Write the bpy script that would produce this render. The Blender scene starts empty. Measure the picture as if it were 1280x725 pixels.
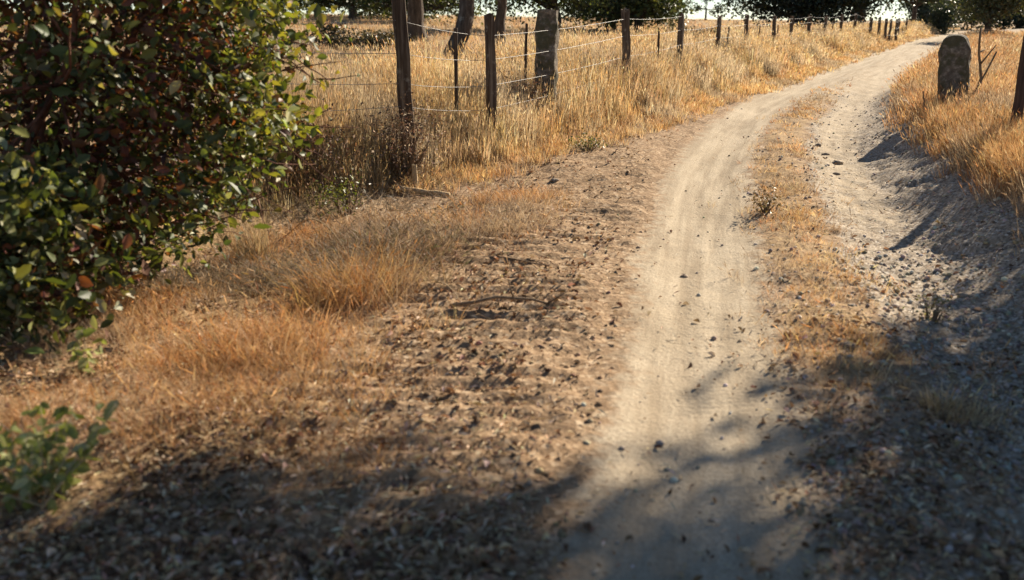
import bpy, bmesh, math, random
import numpy as np
from mathutils import Vector, Matrix

# ------------------------------------------------------------------ camera, sky, sun, exposure
sc = bpy.context.scene
col = sc.collection
CAM_H = 1.6
cam_d = bpy.data.cameras.new('camera')
cam = bpy.data.objects.new('camera', cam_d)
col.objects.link(cam)
cam.location = (0, 0, CAM_H)
cam.rotation_euler = (math.radians(90 - 16.1), 0, 0)
cam_d.sensor_width = 36.0
cam_d.lens = 36.0 * 1150 / 1280
cam_d.clip_start = 0.05
cam_d.clip_end = 3000
cam_d.dof.use_dof = True
cam_d.dof.focus_distance = 11.0
cam_d.dof.aperture_fstop = 1.8
sc.camera = cam

SUN_AZ, SUN_EL = 41.0, 27.0          # degrees right of straight ahead, above the horizon
world = bpy.data.worlds.new('World')
sc.world = world
world.use_nodes = True
wn = world.node_tree.nodes
wn.clear()
wo = wn.new('ShaderNodeOutputWorld')
wb = wn.new('ShaderNodeBackground')
ws = wn.new('ShaderNodeTexSky')
ws.sky_type = 'NISHITA'
ws.sun_disc = False
ws.sun_elevation = math.radians(SUN_EL)
ws.sun_rotation = math.radians(SUN_AZ)
ws.air_density = 0.8
ws.dust_density = 0.0
ws.ozone_density = 1.2
ws.altitude = 600
wb.inputs['Strength'].default_value = 0.05
world.node_tree.links.new(ws.outputs[0], wb.inputs['Color'])
world.node_tree.links.new(wb.outputs[0], wo.inputs['Surface'])

sun_d = bpy.data.lights.new('sun', 'SUN')
sun = bpy.data.objects.new('sun', sun_d)
col.objects.link(sun)
sun_d.energy = 5.0
sun_d.angle = math.radians(0.6)
sun_d.color = (1.0, 0.875, 0.70)
_az, _el = math.radians(SUN_AZ), math.radians(SUN_EL)
SUN = Vector((math.sin(_az) * math.cos(_el), math.cos(_az) * math.cos(_el), math.sin(_el)))
sun.rotation_euler = SUN.to_track_quat('Z', 'Y').to_euler()
sun.location = SUN * 60

sc.view_settings.view_transform = 'Standard'
sc.view_settings.look = 'None'
sc.view_settings.gamma = 1.0
sc.view_settings.use_curve_mapping = False
sc.view_settings.exposure = 1.28
sc.cycles.max_bounces = 5
sc.cycles.diffuse_bounces = 2
sc.cycles.glossy_bounces = 1
sc.cycles.transmission_bounces = 3

rng = np.random.default_rng(11)
random.seed(11)

# ------------------------------------------------------------------ helpers
def tag(o, label=None, cat=None, group=None, kind=None):
    if label: o['label'] = label
    if cat: o['category'] = cat
    if group: o['group'] = group
    if kind: o['kind'] = kind
    return o

def link(name, me, mat=None, parent=None, loc=None):
    o = bpy.data.objects.new(name, me)
    col.objects.link(o)
    if mat is not None and me is not None and len(me.materials) == 0:
        me.materials.append(mat)
    if loc is not None: o.location = loc
    if parent is not None: o.parent = parent
    return o

def empty(name, loc=(0, 0, 0)):
    o = bpy.data.objects.new(name, None)
    col.objects.link(o)
    o.location = loc
    o.empty_display_size = 0.1
    return o

def raw_mesh(name, V, polys, colr=None, smooth=False, extra=None):
    """V (n,3); polys: list of (m,k) int arrays; colr (n,3) point colours"""
    me = bpy.data.meshes.new(name)
    V = np.ascontiguousarray(V, dtype=np.float32)
    me.vertices.add(len(V))
    me.vertices.foreach_set('co', V.ravel())
    polys = [np.asarray(p, dtype=np.int32) for p in polys if len(p)]
    loops = np.concatenate([p.ravel() for p in polys])
    tot = np.concatenate([np.full(len(p), p.shape[1], dtype=np.int32) for p in polys])
    start = np.concatenate([[0], np.cumsum(tot)[:-1]]).astype(np.int32)
    me.loops.add(len(loops))
    me.loops.foreach_set('vertex_index', loops)
    me.polygons.add(len(tot))
    me.polygons.foreach_set('loop_start', start)
    try: me.polygons.foreach_set('loop_total', tot)
    except Exception: pass
    if smooth: me.polygons.foreach_set('use_smooth', np.ones(len(tot), dtype=bool))
    me.update(calc_edges=True)
    def addcol(nm, c):
        a = me.color_attributes.new(nm, 'FLOAT_COLOR', 'POINT')
        c4 = np.ones((len(V), 4), dtype=np.float32); c4[:, :3] = c
        a.data.foreach_set('color', c4.ravel())
    if colr is not None: addcol('tint', colr)
    if extra:
        for k, c in extra.items(): addcol(k, c)
    return me

def _hash(ix, iy, seed):
    n = (ix.astype(np.int64) * 374761393 + iy.astype(np.int64) * 668265263 + seed * 974634777) & 0xFFFFFFFF
    n = ((n ^ (n >> 13)) * 1274126177) & 0xFFFFFFFF
    return ((n ^ (n >> 16)) & 0xFFFF) / 65535.0

def vnoise(x, y, seed=0):
    x = np.asarray(x, float); y = np.asarray(y, float)
    x0 = np.floor(x); y0 = np.floor(y)
    fx = x - x0; fy = y - y0
    fx = fx * fx * (3 - 2 * fx); fy = fy * fy * (3 - 2 * fy)
    a = _hash(x0, y0, seed); b = _hash(x0 + 1, y0, seed)
    c = _hash(x0, y0 + 1, seed); d = _hash(x0 + 1, y0 + 1, seed)
    return (a * (1 - fx) + b * fx) * (1 - fy) + (c * (1 - fx) + d * fx) * fy

def fbm(x, y, sc_, octs=4, seed=0):
    v = 0; amp = 0.5; f = sc_; t = 0
    for i in range(octs):
        v = v + amp * vnoise(np.asarray(x) * f, np.asarray(y) * f, seed + i * 17)
        t += amp; amp *= 0.5; f *= 2.03
    return v / t

def sstep(a, b, x):
    t = np.clip((np.asarray(x, float) - a) / (b - a), 0, 1)
    return t * t * (3 - 2 * t)

# ------------------------------------------------------------------ terrain functions
RUT = np.array([(-0.75, -40), (0.0, -6), (0.2, -1), (0.4, 1.2), (0.56, 2.43), (0.69, 3.04), (0.84, 3.78), (1.06, 4.93), (1.32, 6.18),
                (1.78, 8.37), (2.36, 10.65), (3.15, 13.09), (4.7, 16.91), (8.05, 23.72), (12.4, 32.1),
                (19.5, 46.0), (26.5, 58.0), (36, 74), (52, 98), (75, 130)], float)

def _dense(P, step=0.12):
    # Catmull-Rom smoothing of the rut line
    out = []
    Q = np.vstack([2 * P[0] - P[1], P, 2 * P[-1] - P[-2]])
    for i in range(1, len(Q) - 2):
        p0, p1, p2, p3 = Q[i - 1], Q[i], Q[i + 1], Q[i + 2]
        n = max(2, int(np.linalg.norm(p2 - p1) / step))
        t = np.linspace(0, 1, n, endpoint=False)[:, None]
        out.append(0.5 * (2 * p1 + (p2 - p0) * t + (2 * p0 - 5 * p1 + 4 * p2 - p3) * t ** 2 + (3 * p1 - p0 - 3 * p2 + p3) * t ** 3))
    return np.vstack(out + [P[-1:]])

RD = _dense(RUT, 0.25)
RT = np.gradient(RD, axis=0)
RT /= np.linalg.norm(RT, axis=1)[:, None]

def road_s(x, y):
    """signed distance from the left wheel rut (positive to the right)"""
    x = np.atleast_1d(np.asarray(x, float)).ravel(); y = np.atleast_1d(np.asarray(y, float)).ravel()
    s = np.empty(len(x))
    for i in range(0, len(x), 4000):
        dx = x[i:i + 4000, None] - RD[None, :, 0]
        dy = y[i:i + 4000, None] - RD[None, :, 1]
        k = np.argmin(dx * dx + dy * dy, axis=1)
        r = np.arange(len(k))
        t = RT[k]
        s[i:i + 4000] = dx[r, k] * t[:, 1] - dy[r, k] * t[:, 0]
        d = np.sqrt(dx[r, k] ** 2 + dy[r, k] ** 2)
        far = d > np.abs(s[i:i + 4000]) + 0.4
        s[i:i + 4000] = np.where(far, np.sign(s[i:i + 4000]) * d, s[i:i + 4000])
    return s

EDGE_Y = [0, 5, 7.5, 9, 10, 11.4, 13.4, 15, 20, 27, 38, 60]
EDGE_S = [-4.0, -3.9, -3.5, -2.8, -2.3, -1.8, -1.35, -1.1, -0.85, -0.75, -0.7, -0.7]
def edge_s(y): return np.interp(y, EDGE_Y, EDGE_S)

def height(x, y, s=None):
    x = np.atleast_1d(np.asarray(x, float)).ravel(); y = np.atleast_1d(np.asarray(y, float)).ravel()
    if s is None: s = road_s(x, y)
    yy = np.maximum(0, y - 6)
    base = 1.13 * (1 - np.exp(-(yy / 46) - 0.75 * (yy / 46) ** 2))
    e = edge_s(y)
    A = np.interp(y, [0, 6, 10, 15, 20, 33, 60], [0.18, 0.24, 0.36, 0.42, 0.33, 0.16, 0.08])
    left = A * sstep(e + 0.35, e - 1.2, s)
    left = left + np.minimum(0.034 * np.maximum(0, -s - 8.0) * sstep(6, 25, y), 1.05)
    R = np.interp(y, [0, 12, 20, 40], [0.40, 0.42, 0.3, 0.15])
    right = R * (0.72 * sstep(1.6, 2.5, s) + 0.28 * sstep(2.2, 3.8, s)) + 0.004 * np.clip(s - 3, 0, 60)
    rut = -0.045 * np.exp(-(s / 0.34) ** 2) - 0.05 * np.exp(-((s - 1.42) / 0.3) ** 2) + 0.02 * np.exp(-((s - 0.72) / 0.25) ** 2)
    # tyre lines inside the left rut
    rut = rut + 0.0045 * (fbm(s * 9.0, y * 0.25, 1.0, 3, 4) - 0.5) * 4 * np.exp(-(s / 0.36) ** 4)
    near = sstep(26, 9, y)
    onroad = sstep(-0.55, -0.35, s) * sstep(0.55, 0.35, s)
    rough = 1 - 0.75 * onroad
    lump = (fbm(x, y, 0.55, 3, 7) - 0.5) * 0.16 * (1 - 0.8 * sstep(-0.9, -0.5, s) * sstep(1.9, 1.6, s))
    lump = lump + (fbm(x, y, 3.2, 3, 9) - 0.5) * 0.055 * rough
    fine = (fbm(x, y, 16, 2, 21) - 0.5) * 0.03 * rough * near
    ero = sstep(1.45, 1.8, s) * sstep(3.2, 2.5, s) * near
    fine = fine + ero * ((fbm(s * 3.4, y * 0.5 + 7, 1.0, 3, 23) - 0.5) * 0.09 - 0.05 * sstep(0.56, 0.70, fbm(x, y, 2.6, 3, 25)))
    # cross ridges left of the rut, pressed by heavy tyre treads
    tr = sstep(-2.2, -1.8, s) * sstep(-0.5, -0.75, s) * near * sstep(14, 10, y)
    rid = 0.016 * np.sin(2 * np.pi * (y + 0.06 * s) / 0.165 + 3.2 * fbm(x, y, 1.2, 3, 31)) * tr * sstep(0.30, 0.58, fbm(x * 0.8, y * 2.0, 1.6, 3, 33))
    return base + left + right + rut + lump + fine + rid

def hz(x, y): return float(height(x, y)[0])

# ------------------------------------------------------------------ materials
def new_mat(name):
    m = bpy.data.materials.new(name); m.use_nodes = True
    nt = m.node_tree; nt.nodes.clear()
    return m, nt, nt.nodes, nt.links

def mixc(nt, fac, a, b, mode='MIX'):
    n = nt.nodes.new('ShaderNodeMix'); n.data_type = 'RGBA'; n.blend_type = mode
    for sock, v in ((n.inputs[0], fac), (n.inputs[6], a), (n.inputs[7], b)):
        if hasattr(v, 'links'): nt.links.new(v, sock)
        elif isinstance(v, (tuple, list)): sock.default_value = (*v[:3], 1)
        else: sock.default_value = v
    return n.outputs[2]

def ramp(nt, src, stops):
    r = nt.nodes.new('ShaderNodeValToRGB')
    e = r.color_ramp.elements
    while len(e) < len(stops): e.new(0.5)
    for i, (p, c) in enumerate(stops):
        e[i].position = p
        e[i].color = (*c, 1) if isinstance(c, (tuple, list)) else (c, c, c, 1)
    nt.links.new(src, r.inputs[0])
    return r.outputs[0]

def noise(nt, scale, detail=4, rough=0.6, vec=None):
    n = nt.nodes.new('ShaderNodeTexNoise'); n.inputs['Scale'].default_value = scale
    n.inputs['Detail'].default_value = detail; n.inputs['Roughness'].default_value = rough
    if vec is not None: nt.links.new(vec, n.inputs['Vector'])
    return n

def math_n(nt, op, a, b=None):
    n = nt.nodes.new('ShaderNodeMath'); n.operation = op
    for i, v in enumerate((a, b)):
        if v is None: continue
        if hasattr(v, 'links'): nt.links.new(v, n.inputs[i])
        else: n.inputs[i].default_value = v
    return n.outputs[0]

def ground_material():
    m, nt, N, L = new_mat('soil')
    out = N.new('ShaderNodeOutputMaterial'); bs = N.new('ShaderNodeBsdfPrincipled')
    L.new(bs.outputs[0], out.inputs[0])
    bs.inputs['Roughness'].default_value = 0.95
    bs.inputs['Specular IOR Level'].default_value = 0.08
    at = N.new('ShaderNodeAttribute'); at.attribute_name = 'zone'
    sp = N.new('ShaderNodeSeparateColor'); L.new(at.outputs['Color'], sp.inputs[0])
    tc = N.new('ShaderNodeTexCoord')
    v = tc.outputs['Object']
    n_f = noise(nt, 70, 4, 0.65, v); n_m = noise(nt, 9, 5, 0.6, v); n_c = noise(nt, 1.1, 4, 0.55, v)
    vo = N.new('ShaderNodeTexVoronoi'); vo.inputs['Scale'].default_value = 38; L.new(v, vo.inputs['Vector'])
    vs = N.new('ShaderNodeSeparateColor'); L.new(vo.outputs['Color'], vs.inputs[0])
    # brown litter soil
    litter = ramp(nt, vs.outputs[0], [(0.0, (0.10, 0.062, 0.036)), (0.3, (0.21, 0.135, 0.078)), (0.62, (0.32, 0.215, 0.125)), (0.85, (0.44, 0.31, 0.19)), (1.0, (0.58, 0.45, 0.31))])
    soil = ramp(nt, n_f.outputs[0], [(0.25, (0.14, 0.09, 0.052)), (0.5, (0.285, 0.19, 0.112)), (0.75, (0.42, 0.30, 0.185))])
    brown = mixc(nt, ramp(nt, n_m.outputs[0], [(0.35, 0.25), (0.65, 0.85)]), soil, litter)
    # pale dust of the wheel track
    track = ramp(nt, n_f.outputs[0], [(0.22, (0.29, 0.23, 0.16)), (0.45, (0.455, 0.375, 0.27)), (0.7, (0.54, 0.455, 0.335)), (0.9, (0.63, 0.545, 0.42))])
    track = mixc(nt, ramp(nt, n_c.outputs[0], [(0.3, 0.0), (0.7, 0.35)]), track, (0.36, 0.28, 0.18))
    at2 = N.new('ShaderNodeAttribute'); at2.attribute_name = 'lane'
    ls = N.new('ShaderNodeSeparateColor'); L.new(at2.outputs['Color'], ls.inputs[0])
    cv = N.new('ShaderNodeCombineXYZ'); L.new(math_n(nt, 'MULTIPLY', ls.outputs[0], 70.0), cv.inputs[0])
    spv = N.new('ShaderNodeSeparateXYZ'); L.new(v, spv.inputs[0]); L.new(math_n(nt, 'MULTIPLY', spv.outputs[1], 0.55), cv.inputs[1])
    n_s = noise(nt, 1.0, 3, 0.6, cv.outputs[0])
    track = mixc(nt, ramp(nt, n_s.outputs[0], [(0.38, 0.75), (0.58, 0.0)]), track, (0.29, 0.225, 0.15))
    n_p = noise(nt, 160, 2, 0.5, v)
    track = mixc(nt, ramp(nt, n_p.outputs[0], [(0.34, 0.8), (0.45, 0.0)]), track, (0.18, 0.135, 0.085))
    track = mixc(nt, ramp(nt, n_p.outputs[0], [(0.64, 0.0), (0.72, 0.6)]), track, (0.66, 0.57, 0.43))
    # grey gravelly dirt
    vg = N.new('ShaderNodeTexVoronoi'); vg.inputs['Scale'].default_value = 55; L.new(v, vg.inputs['Vector'])
    vgs = N.new('ShaderNodeSeparateColor'); L.new(vg.outputs['Color'], vgs.inputs[0])
    gravel = ramp(nt, vgs.outputs[1], [(0.0, (0.13, 0.10, 0.075)), (0.4, (0.29, 0.23, 0.165)), (0.75, (0.40, 0.33, 0.245)), (1.0, (0.56, 0.50, 0.42))])
    gravel = mixc(nt, ramp(nt, n_m.outputs[0], [(0.45, 0.0), (0.65, 0.5)]), gravel, (0.34, 0.275, 0.20))
    # straw covered soil
    straw = ramp(nt, n_m.outputs[0], [(0.25, (0.21, 0.135, 0.07)), (0.5, (0.40, 0.275, 0.14)), (0.75, (0.54, 0.39, 0.22))])
    straw = mixc(nt, ramp(nt, n_f.outputs[0], [(0.3, 0.6), (0.62, 0.0)]), straw, (0.17, 0.10, 0.05))
    straw = mixc(nt, ramp(nt, vs.outputs[1], [(0.2, 0.7), (0.6, 0.15)]), straw, brown)
    # break the zone borders up with noise
    wob = math_n(nt, 'MULTIPLY', math_n(nt, 'SUBTRACT', n_m.outputs[0], 0.5), 1.1)
    def edge(ch):
        a = math_n(nt, 'ADD', sp.outputs[ch], wob)
        r = ramp(nt, a, [(0.36, 0.0), (0.64, 1.0)]); return r
    c = mixc(nt, edge(2), brown, straw)
    c = mixc(nt, edge(1), c, gravel)
    c = mixc(nt, edge(0), c, track)
    L.new(c, bs.inputs['Base Color'])
    bp = N.new('ShaderNodeBump'); bp.inputs['Strength'].default_value = 0.55; bp.inputs['Distance'].default_value = 0.012
    hsum = math_n(nt, 'ADD', math_n(nt, 'MULTIPLY', n_f.outputs[0], 0.8), math_n(nt, 'MULTIPLY', vo.outputs['Distance'], 0.5))
    # fine cross marks of the tyre treads on the dust
    tread = math_n(nt, 'SINE', math_n(nt, 'MULTIPLY', spv.outputs[1], 2 * math.pi / 0.05))
    tread = math_n(nt, 'MULTIPLY', math_n(nt, 'MULTIPLY', tread, ramp(nt, n_s.outputs[0], [(0.42, 0.0), (0.52, 1.0)])), math_n(nt, 'MULTIPLY', sp.outputs[0], ramp(nt, n_c.outputs[0], [(0.46, 0.0), (0.66, 0.16)])))
    hsum = math_n(nt, 'ADD', hsum, tread)
    hsum = math_n(nt, 'ADD', hsum, math_n(nt, 'MULTIPLY', math_n(nt, 'MULTIPLY', n_s.outputs[0], sp.outputs[0]), 1.6))
    L.new(hsum, bp.inputs['Height']); L.new(bp.outputs[0], bs.inputs['Normal'])
    return m

def leaf_material(name, rough=0.5, trans=0.35, spec=0.4, trans_tint=(1.0, 1.0, 0.7)):
    """foliage / straw: colour from the point attribute, part of the light passes through"""
    m, nt, N, L = new_mat(name)
    out = N.new('ShaderNodeOutputMaterial'); bs = N.new('ShaderNodeBsdfPrincipled')
    bs.inputs['Roughness'].default_value = rough
    bs.inputs['Specular IOR Level'].default_value = spec
    at = N.new('ShaderNodeAttribute'); at.attribute_name = 'tint'
    tc = N.new('ShaderNodeTexCoord'); n = noise(nt, 30, 2, 0.5, tc.outputs['Object'])
    c = mixc(nt, ramp(nt, n.outputs[0], [(0.3, 0.0), (0.7, 0.25)]), at.outputs['Color'], mixc(nt, 1.0, at.outputs['Color'], (0.55, 0.5, 0.45), 'MULTIPLY'))
    L.new(c, bs.inputs['Base Color'])
    tr = N.new('ShaderNodeBsdfTranslucent')
    L.new(mixc(nt, 1.0, c, trans_tint, 'MULTIPLY'), tr.inputs['Color'])
    mx = N.new('ShaderNodeMixShader'); mx.inputs[0].default_value = trans
    L.new(bs.outputs[0], mx.inputs[1]); L.new(tr.outputs[0], mx.inputs[2]); L.new(mx.outputs[0], out.inputs[0])
    return m

def rough_material(name, stops, scale=8, stretch=(1, 1, 1), bump=0.5, bdist=0.01, patch=None, detail=6, spec=0.15, rgh=0.9):
    m, nt, N, L = new_mat(name)
    out = N.new('ShaderNodeOutputMaterial'); bs = N.new('ShaderNodeBsdfPrincipled')
    bs.inputs['Roughness'].default_value = rgh; bs.inputs['Specular IOR Level'].default_value = spec
    tc = N.new('ShaderNodeTexCoord'); mp = N.new('ShaderNodeMapping')
    mp.inputs['Scale'].default_value = stretch
    L.new(tc.outputs['Object'], mp.inputs['Vector'])
    n = noise(nt, scale, detail, 0.65, mp.outputs[0])
    c = ramp(nt, n.outputs[0], stops)
    if patch:
        n2 = noise(nt, patch[0], 4, 0.6, tc.outputs['Object'])
        c = mixc(nt, ramp(nt, n2.outputs[0], [(patch[1], 0.0), (patch[1] + 0.08, patch[3] if len(patch) > 3 else 0.85)]), c, patch[2])
    L.new(c, bs.inputs['Base Color'])
    bp = N.new('ShaderNodeBump'); bp.inputs['Strength'].default_value = bump; bp.inputs['Distance'].default_value = bdist
    L.new(n.outputs[0], bp.inputs['Height']); L.new(bp.outputs[0], bs.inputs['Normal'])
    L.new(bs.outputs[0], out.inputs[0])
    return m

M_SOIL = ground_material()
M_GRASS = leaf_material('dry_grass', 0.55, 0.42, 0.25, (1.0, 0.94, 0.82))
M_LITTER = leaf_material('leaf_litter', 0.75, 0.12, 0.2, (1.0, 0.8, 0.6))
M_OAKLEAF = leaf_material('oak_leaf', 0.55, 0.34, 0.4, (1.25, 1.2, 0.35))
M_FARLEAF = leaf_material('far_leaf', 0.5, 0.22, 0.35, (1.2, 1.15, 0.4))
M_HERB = leaf_material('herb_leaf', 0.45, 0.35, 0.4, (1.1, 1.2, 0.4))
M_TWIG = rough_material('twig_bark', [(0.3, (0.10, 0.065, 0.04)), (0.7, (0.27, 0.19, 0.12))], 40, (1, 1, 0.3))
M_PALETWIG = rough_material('dry_stem', [(0.3, (0.34, 0.24, 0.13)), (0.7, (0.55, 0.42, 0.26))], 40, (1, 1, 0.3))
M_BARK = rough_material('oak_bark', [(0.3, (0.035, 0.026, 0.02)), (0.55, (0.10, 0.075, 0.058)), (0.75, (0.19, 0.155, 0.125))], 9, (1, 1, 0.25), 0.9, 0.05, (2.5, 0.60, (0.30, 0.29, 0.25)))
M_REDBARK = rough_material('shrub_bark', [(0.3, (0.05, 0.022, 0.015)), (0.55, (0.13, 0.06, 0.04)), (0.75, (0.22, 0.13, 0.09))], 20, (1, 1, 0.25), 0.7, 0.015)
M_POST = rough_material('weathered_timber', [(0.28, (0.032, 0.021, 0.016)), (0.5, (0.085, 0.06, 0.043)), (0.72, (0.23, 0.185, 0.14))], 26, (1, 1, 0.06), 0.8, 0.01, (6, 0.60, (0.33, 0.31, 0.26), 0.6))
M_DARKPOST = rough_material('creosoted_timber', [(0.3, (0.035, 0.022, 0.018)), (0.7, (0.12, 0.075, 0.055))], 26, (1, 1, 0.06), 0.7, 0.008)
M_STONE = rough_material('granite', [(0.25, (0.055, 0.044, 0.034)), (0.5, (0.135, 0.11, 0.085)), (0.75, (0.31, 0.27, 0.22))], 18, (1, 1, 1), 0.8, 0.02, (5, 0.48, (0.07, 0.065, 0.035), 0.8))
M_FIELDSTONE = rough_material('field_stone', [(0.25, (0.15, 0.115, 0.085)), (0.5, (0.28, 0.225, 0.17)), (0.75, (0.44, 0.37, 0.29))], 18, (1, 1, 1), 0.8, 0.012)
M_PEBBLE = leaf_material('pebble', 0.9, 0.0, 0.15)
M_WIRE = rough_material('galvanised_wire', [(0.3, (0.10, 0.085, 0.07)), (0.7, (0.24, 0.22, 0.20))], 30, (1, 1, 1), 0.2, 0.002, spec=0.5, rgh=0.5)

# ------------------------------------------------------------------ ground and dirt road
def axis(a):
    out = []
    for lo, hi, st in a: out.append(np.arange(lo, hi - 1e-6, st))
    return np.unique(np.round(np.concatenate(out), 4))

xs = np.concatenate([-np.geomspace(9, 420, 40)[::-1], axis([(-8.8, -4.2, 0.2), (-4.2, -3.0, 0.08), (-3.0, 4.6, 0.034), (4.6, 9.0, 0.08), (9.0, 20.0, 0.25)]), np.geomspace(20, 430, 36)])
ys = np.concatenate([-np.geomspace(2.0, 120, 22)[::-1], axis([(-1.9, 1.6, 0.25), (1.6, 2.1, 0.08), (2.1, 8.0, 0.034)]), np.geomspace(8.0, 30, 210), np.geomspace(30.4, 620, 90)])
XX, YY = np.meshgrid(xs, ys)
gx, gy = XX.ravel(), YY.ravel()
gs = road_s(gx, gy)
gz = height(gx, gy, gs)
farw = sstep(26, 40, gy)
# zones: R pale track, G grey gravel, B straw
wig = (fbm(gx, gy, 1.3, 3, 51) - 0.5) * 0.5
zr = np.exp(-(np.abs(gs + wig * 0.35) / 0.46) ** 2.6) * 1.02
zr = np.maximum(zr, 0.64 * sstep(12, 20, gy) * sstep(-0.9, -0.4, gs) * sstep(2.3, 1.7, gs))
zr = np.maximum(zr, 0.60 * np.exp(-((gs - 1.36 + wig * 0.4) / 0.36) ** 4) * sstep(5.5, 8.5, gy))
zg = sstep(0.85, 1.15, gs + wig) * sstep(3.1, 2.4, gs + wig)
zg = np.maximum(zg, 0.55 * sstep(0.0, 0.35, gs) * sstep(1.2, 0.8, gs))
e_ = edge_s(gy)
zb = np.maximum(sstep(e_ + 0.5, e_ - 0.3, gs), sstep(2.3, 2.9, gs))
strip = np.exp(-((gs - 0.70) / 0.27) ** 2) * sstep(3.4, 4.6, gy) * (0.55 + 0.6 * sstep(0.3, 0.6, fbm(gx, gy, 0.9, 2, 61)))
zb = np.maximum(zb, strip); zg = zg * (1 - 0.8 * strip)
tz = 0.66 * np.maximum(sstep(0.46, 0.6, fbm(gx, gy, 0.8, 3, 71)), np.exp(-((gx + 1.3) / 0.8) ** 2 - ((gy - 4.2) / 1.0) ** 2)) * sstep(-1.1, -1.7, gs) * (1 - 0.85 * sstep(5.4, 6.4, gy) * sstep(9.5, 8.6, gy))
zb = np.maximum(zb, tz)
zone = np.stack([zr, zg, zb], 1)
nx, ny = len(xs), len(ys)
ii = np.arange(ny - 1)[:, None] * nx + np.arange(nx - 1)[None, :]
quads = np.stack([ii, ii + 1, ii + nx + 1, ii + nx], -1).reshape(-1, 4)
qs = gs[quads].mean(1)
in_road = (qs > -0.55) & (qs < 1.95)
GV = np.stack([gx, gy, gz], 1)

def submesh(name, sel):
    q = quads[sel]
    u, inv = np.unique(q, return_inverse=True)
    return raw_mesh(name, GV[u], [inv.reshape(-1, 4)], smooth=True, extra={'zone': zone[u], 'lane': np.repeat(np.clip(gs[u], -4, 4)[:, None] * 0.1 + 0.5, 3, 1)})

tag(link('ground', submesh('ground', ~in_road), M_SOIL), kind='structure')
tag(link('dirt_road', submesh('dirt_road', in_road), M_SOIL), kind='structure')

# ------------------------------------------------------------------ tubes, trees, leaves
class MB:
    """collects tubes / lumps into one mesh"""
    def __init__(s): s.V = []; s.F = []; s.n = 0
    def add(s, V, F):
        s.V.append(np.asarray(V, float)); s.F += [tuple(int(i) + s.n for i in f) for f in F]; s.n += len(V)
    def tube(s, pts, rads, sides=6, cap=True, squash=None, twist=0.0):
        pts = np.asarray(pts, float); n = len(pts)
        T = np.gradient(pts, axis=0); T /= np.linalg.norm(T, axis=1)[:, None] + 1e-9
        ref = np.array([0, 0, 1.0]) if abs(T[0][2]) < 0.9 else np.array([1.0, 0, 0])
        V = []
        for i in range(n):
            a = np.cross(ref, T[i]); a /= np.linalg.norm(a) + 1e-9
            b = np.cross(T[i], a)
            ang = np.arange(sides) * 2 * np.pi / sides + twist
            r = np.full(sides, rads[i])
            if squash is not None: r = r * squash[i]
            V.append(pts[i] + (np.cos(ang) * r)[:, None] * a + (np.sin(ang) * r)[:, None] * b)
        V = np.vstack(V); F = []
        for i in range(n - 1):
            for k in range(sides):
                k2 = (k + 1) % sides
                F.append((i * sides + k, i * sides + k2, (i + 1) * sides + k2, (i + 1) * sides + k))
        if cap:
            F.append(tuple(range(sides))[::-1]); F.append(tuple((n - 1) * sides + k for k in range(sides)))
        s.add(V, F)
    def build(s, name, mat, parent=None, loc=None, smooth=True):
        me = bpy.data.meshes.new(name)
        me.from_pydata(np.vstack(s.V).tolist(), [], s.F)
        if smooth: me.polygons.foreach_set('use_smooth', np.ones(len(me.polygons), dtype=bool))
        me.update()
        return link(name, me, mat, parent, loc)

def bent(a, b, n, wob, rg):
    a = np.asarray(a, float); b = np.asarray(b, float)
    t = np.linspace(0, 1, n)[:, None]
    P = a + (b - a) * t
    L_ = np.linalg.norm(b - a)
    off = rg.normal(0, 1, (n, 3)) * wob * L_
    off[0] = 0; off[-1] *= 0.5
    off = np.cumsum(off, 0) * 0.5
    off -= t * off[-1]
    return P + off

def rand_rot(n, rg, up=None, tilt=1.0):
    """n orthonormal frames; returns (u along leaf, v across leaf, w normal)"""
    w = rg.normal(0, 1, (n, 3))
    if up is not None: w = w * tilt + np.asarray(up)
    w /= np.linalg.norm(w, axis=1)[:, None]
    r = rg.normal(0, 1, (n, 3))
    u = r - (r * w).sum(1)[:, None] * w
    u /= np.linalg.norm(u, axis=1)[:, None]
    return u, np.cross(w, u), w

def leaf_cloud(name, C, size, colr, rg, simple=True, up=None, tilt=1.0, aspect=0.55, curl=0.15):
    """one mesh of separate leaves. C centres (n,3), size (n,), colr (n,3)"""
    n = len(C)
    u, v, w = rand_rot(n, rg, up, tilt)
    L_ = size[:, None]; W = L_ * aspect
    if simple:                                   # folded diamond leaf: 2 triangles each side of the midrib
        c = curl * L_
        V = np.stack([C - u * L_ * .5, C + v * W * .5 - u * L_ * .03 + w * c, C + u * L_ * .5, C - v * W * .5 - u * L_ * .03 + w * c], 1)
        idx = np.arange(n)[:, None] * 4
        P = [np.concatenate([idx + [[0, 1, 2]], idx + [[0, 2, 3]]])]
        k = 4
    else:                                        # oval toothed leaf: eight-point outline with a midrib fold
        c = curl * L_
        V = np.stack([C - u * L_ * .5, C + v * W * .42 - u * L_ * .22 + w * c * .8, C + v * W * .5 + u * L_ * .06 + w * c,
                      C + v * W * .26 + u * L_ * .33 + w * c * .4, C + u * L_ * .5 - w * c * .5,
                      C - v * W * .26 + u * L_ * .33 + w * c * .4, C - v * W * .5 + u * L_ * .06 + w * c, C - v * W * .42 - u * L_ * .22 + w * c * .8], 1)
        idx = np.arange(n)[:, None] * 8
        P = [np.concatenate([idx + [[0, 1, 2]], idx + [[0, 2, 3]], idx + [[0, 3, 4]], idx + [[0, 4, 5]], idx + [[0, 5, 6]], idx + [[0, 6, 7]]])]
        k = 8
    return raw_mesh(name, V.reshape(-1, 3), P, np.repeat(colr, k, 0))

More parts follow.
